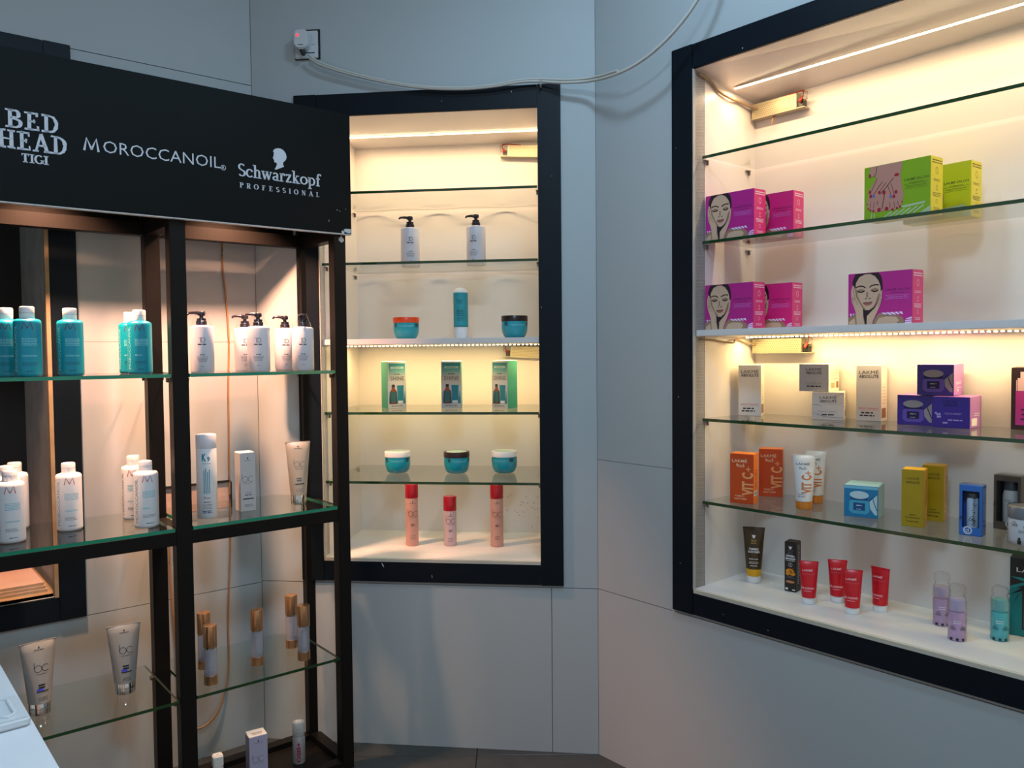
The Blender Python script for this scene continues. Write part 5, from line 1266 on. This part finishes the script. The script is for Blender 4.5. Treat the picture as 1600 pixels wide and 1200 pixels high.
lay(e, 'lettering', I_GREY, [crows(0, .020, .124, 3, .002, .005, 4), crows(0, .024, .046, 2, .0014, .004, 8)], sf)
lay(e, 'lettering', I_WHITE, [T('ORANGE &', 0, .106, .0052, .027, 'c', .05), T('LEMONGRASS', 0, .098, .0046, .031, 'c', .05), crows(0, .030, .0935, 1, .0018, .003, 5), stroke(arc(0, .082, .006, .006, 0, 345, 16), .0008, .0008, True), stroke([(0, .079), (0, .085)], .0012), rect(-.015, .005, -.007, .011), rect(.006, .005, .015, .008)], sf)
lay(e, 'printed_picture', ink('orange_fruit', (220, 140, 20)), [ell(-.001, .062, .013, .008, 14), ell(.007, .055, .009, .006, 12), ell(-.008, .054, .006, .005, 10)], sf)
lay(e, 'printed_picture', ink('orange_dark', (180, 85, 15)), [ell(.001, .062, .005, .004, 10), stroke([(.003, .068), (.010, .073)], .0012), stroke([(-.004, .052), (.012, .050)], .001)], sf, 2)
lay(e, 'printed_band', ink('tan_band', (190, 130, 80)), [ell(0, .030, .014, .004, 14)], sf)
lay(e, 'lettering', I_WHITE, [rows(-.006, .010, .14, 22, .0012, .0055, 9)], s_side(W))
place(e, 'R', .618, -.202, ZR6, -23); tag(e, 'slim black carton with an orange fruit picture', 'carton')
e, sf = wash_tube(mat('tube_red', (200, 14, 32), .3, rgb=True, noise=.04), mat('tube_red', (200, 14, 32)), P_WHITE, .0190, .0265, .121, .019, 0)
PK = ink('pink_text', (245, 190, 200)); PK2 = ink('rose_text', (225, 90, 110))
lay(e, 'lettering', PK, [T('LAKMÉ', -.004, .094, .0054, .028, 'c', .01), T('GEL FACEWASH', -.004, .044, .0050, .034, 'c', .02), crows(-.004, .026, .038, 1, .0013, .003, 3)], sf)
lay(e, 'lettering', PK2, [T('BLUSH & GLOW', 0, .085, .0040, .036, 'c')], sf)
scatter(e, 'tube', 'red face wash tubes', [(.714, -.124, 4, 'red face wash tube next to the slim black carton'), (.762, -.198, 4, 'red face wash tube standing behind another red tube'), (.842, -.127, 2, 'nearest red face wash tube in front of another one'), (.884, -.204, -26, 'rightmost red face wash tube turned sideways')], 'R', ZR6)
def spray(body, liquid, cap, high):
    e = empty('mist_bottle'); r = .0200
    MB().lathe([(r * .92, 0), (r, .002), (r, .068), (r * .96, .071), (.012, .074), (.011, .0755)], 26).build('bottle_body', liquid, e, smooth=35)
    MB().lathe([(r * .98, .0755), (r * .98, .1005), (r * .9, .103)], 26).build('over_cap', body, e, smooth=35)
    MB().lathe([(.0095, .0755), (.0095, .098), (.007, .100)], 18).build('spray_head', cap, e, smooth=35)
    f = MB(); n = 20; rr_ = random.Random(int(high * 1000)); prof = [(r * 1.06, .001), (r * 1.07, .04), (r * 1.07, .095), (r * .98, .106), (r * .80, .113), (r * .98, .122), (r * .9, high), (r * .55, high + .006)]
    f.lathe(prof, n)
    f.v = [(x + rr_.uniform(-.0022, .0022), y + rr_.uniform(-.0022, .0022), z + rr_.uniform(-.002, .002)) if z > .097 else (x, y, z) for x, y, z in f.v]
    f.build('clear_wrap', M_FILM, e, smooth=20)
    sf = s_cyl(r * 1.075)
    lay(e, 'printed_mark', I_BLACK, recycle(-.010, .030, .0058, .0011) + recycle(.014, .030, .0058, .0011) + [rect(-.017, .003, -.010, .009), rect(-.002, .003, .004, .009), rect(.012, .003, .018, .009)], sf)
    lay(e, 'lettering', I_WHITE, [crows(0, .022, .050, 2, .0016, .005, 4)], s_cyl(r * 1.005))
    return e
LV = mat('mist_lilac', (.58, .38, .62), .2, alpha=.82, noise=.1); LC = mat('lilac_cap', (.62, .50, .68), .25, alpha=.55, noise=.05); LS = mat('lilac_pump', (.32, .33, .66), .3, noise=.05)
TV = mat('mist_teal', (.08, .52, .58), .2, alpha=.82, noise=.1); TC = mat('teal_cap_clear', (.20, .58, .58), .25, alpha=.55, noise=.05); TS = mat('teal_pump', (.06, .34, .58), .3, noise=.05)
e = spray(LC, LV, LS, .135)
scatter(e, 'bottle', 'film wrapped mist bottles', [(1.115, -.122, 0, 'front lilac mist bottle wrapped in clear film'), (1.044, -.210, 4, 'rear lilac mist bottle wrapped in clear film')], 'R', ZR6)
e = spray(TC, TV, TS, .130); place(e, 'R', 1.186, -.200, ZR6, 0); tag(e, 'turquoise mist bottle wrapped in clear film', 'bottle', 'film wrapped mist bottles')
W, H, D = .095, .200, .040
e = carton(W, H, D, ink('carton_teal_green', (0, 118, 122)), ink('carton_teal_green', (0, 118, 122)), ink('carton_black', (34, 24, 22)), 'carton'); sf = s_flat(D)
lay(e, 'printed_band', I_BLACK, [rect(-W / 2 + .0008, H * .62, W / 2 - .0008, H - .001)], sf)
lay(e, 'lettering', I_WHITE, [T('LAKMÉ', .006, H * .82, .011, .078, 'c', 0)], sf, 2)
lay(e, 'printed_leaf', ink('leaf_teal', (20, 135, 135)), [poly([(-.046, .118), (-.046, .126), (-.010, .142), (.012, .140), (-.012, .134)]), poly([(-.046, .150), (-.020, .150), (.01, .143), (-.02, .142)])], sf, 2)
lay(e, 'printed_leaf', I_BLACK, [poly([(-.046, .104), (-.020, .116), (.010, .134), (-.022, .124)]), poly([(-.040, .080), (-.026, .108), (.006, .130), (-.030, .104)])], sf, 2)
lay(e, 'printed_picture', I_BLACK, [rect(-.020, .018, .030, .130)], sf, 2)
lay(e, 'printed_picture', I_GREY, [rect(-.016, .022, -.012, .090), rect(-.008, .022, .024, .085)], sf, 3)
place(e, 'R', 1.233, -.285, ZR6, -8); tag(e, 'teal and black carton cut off by the right edge of the niche view', 'carton')
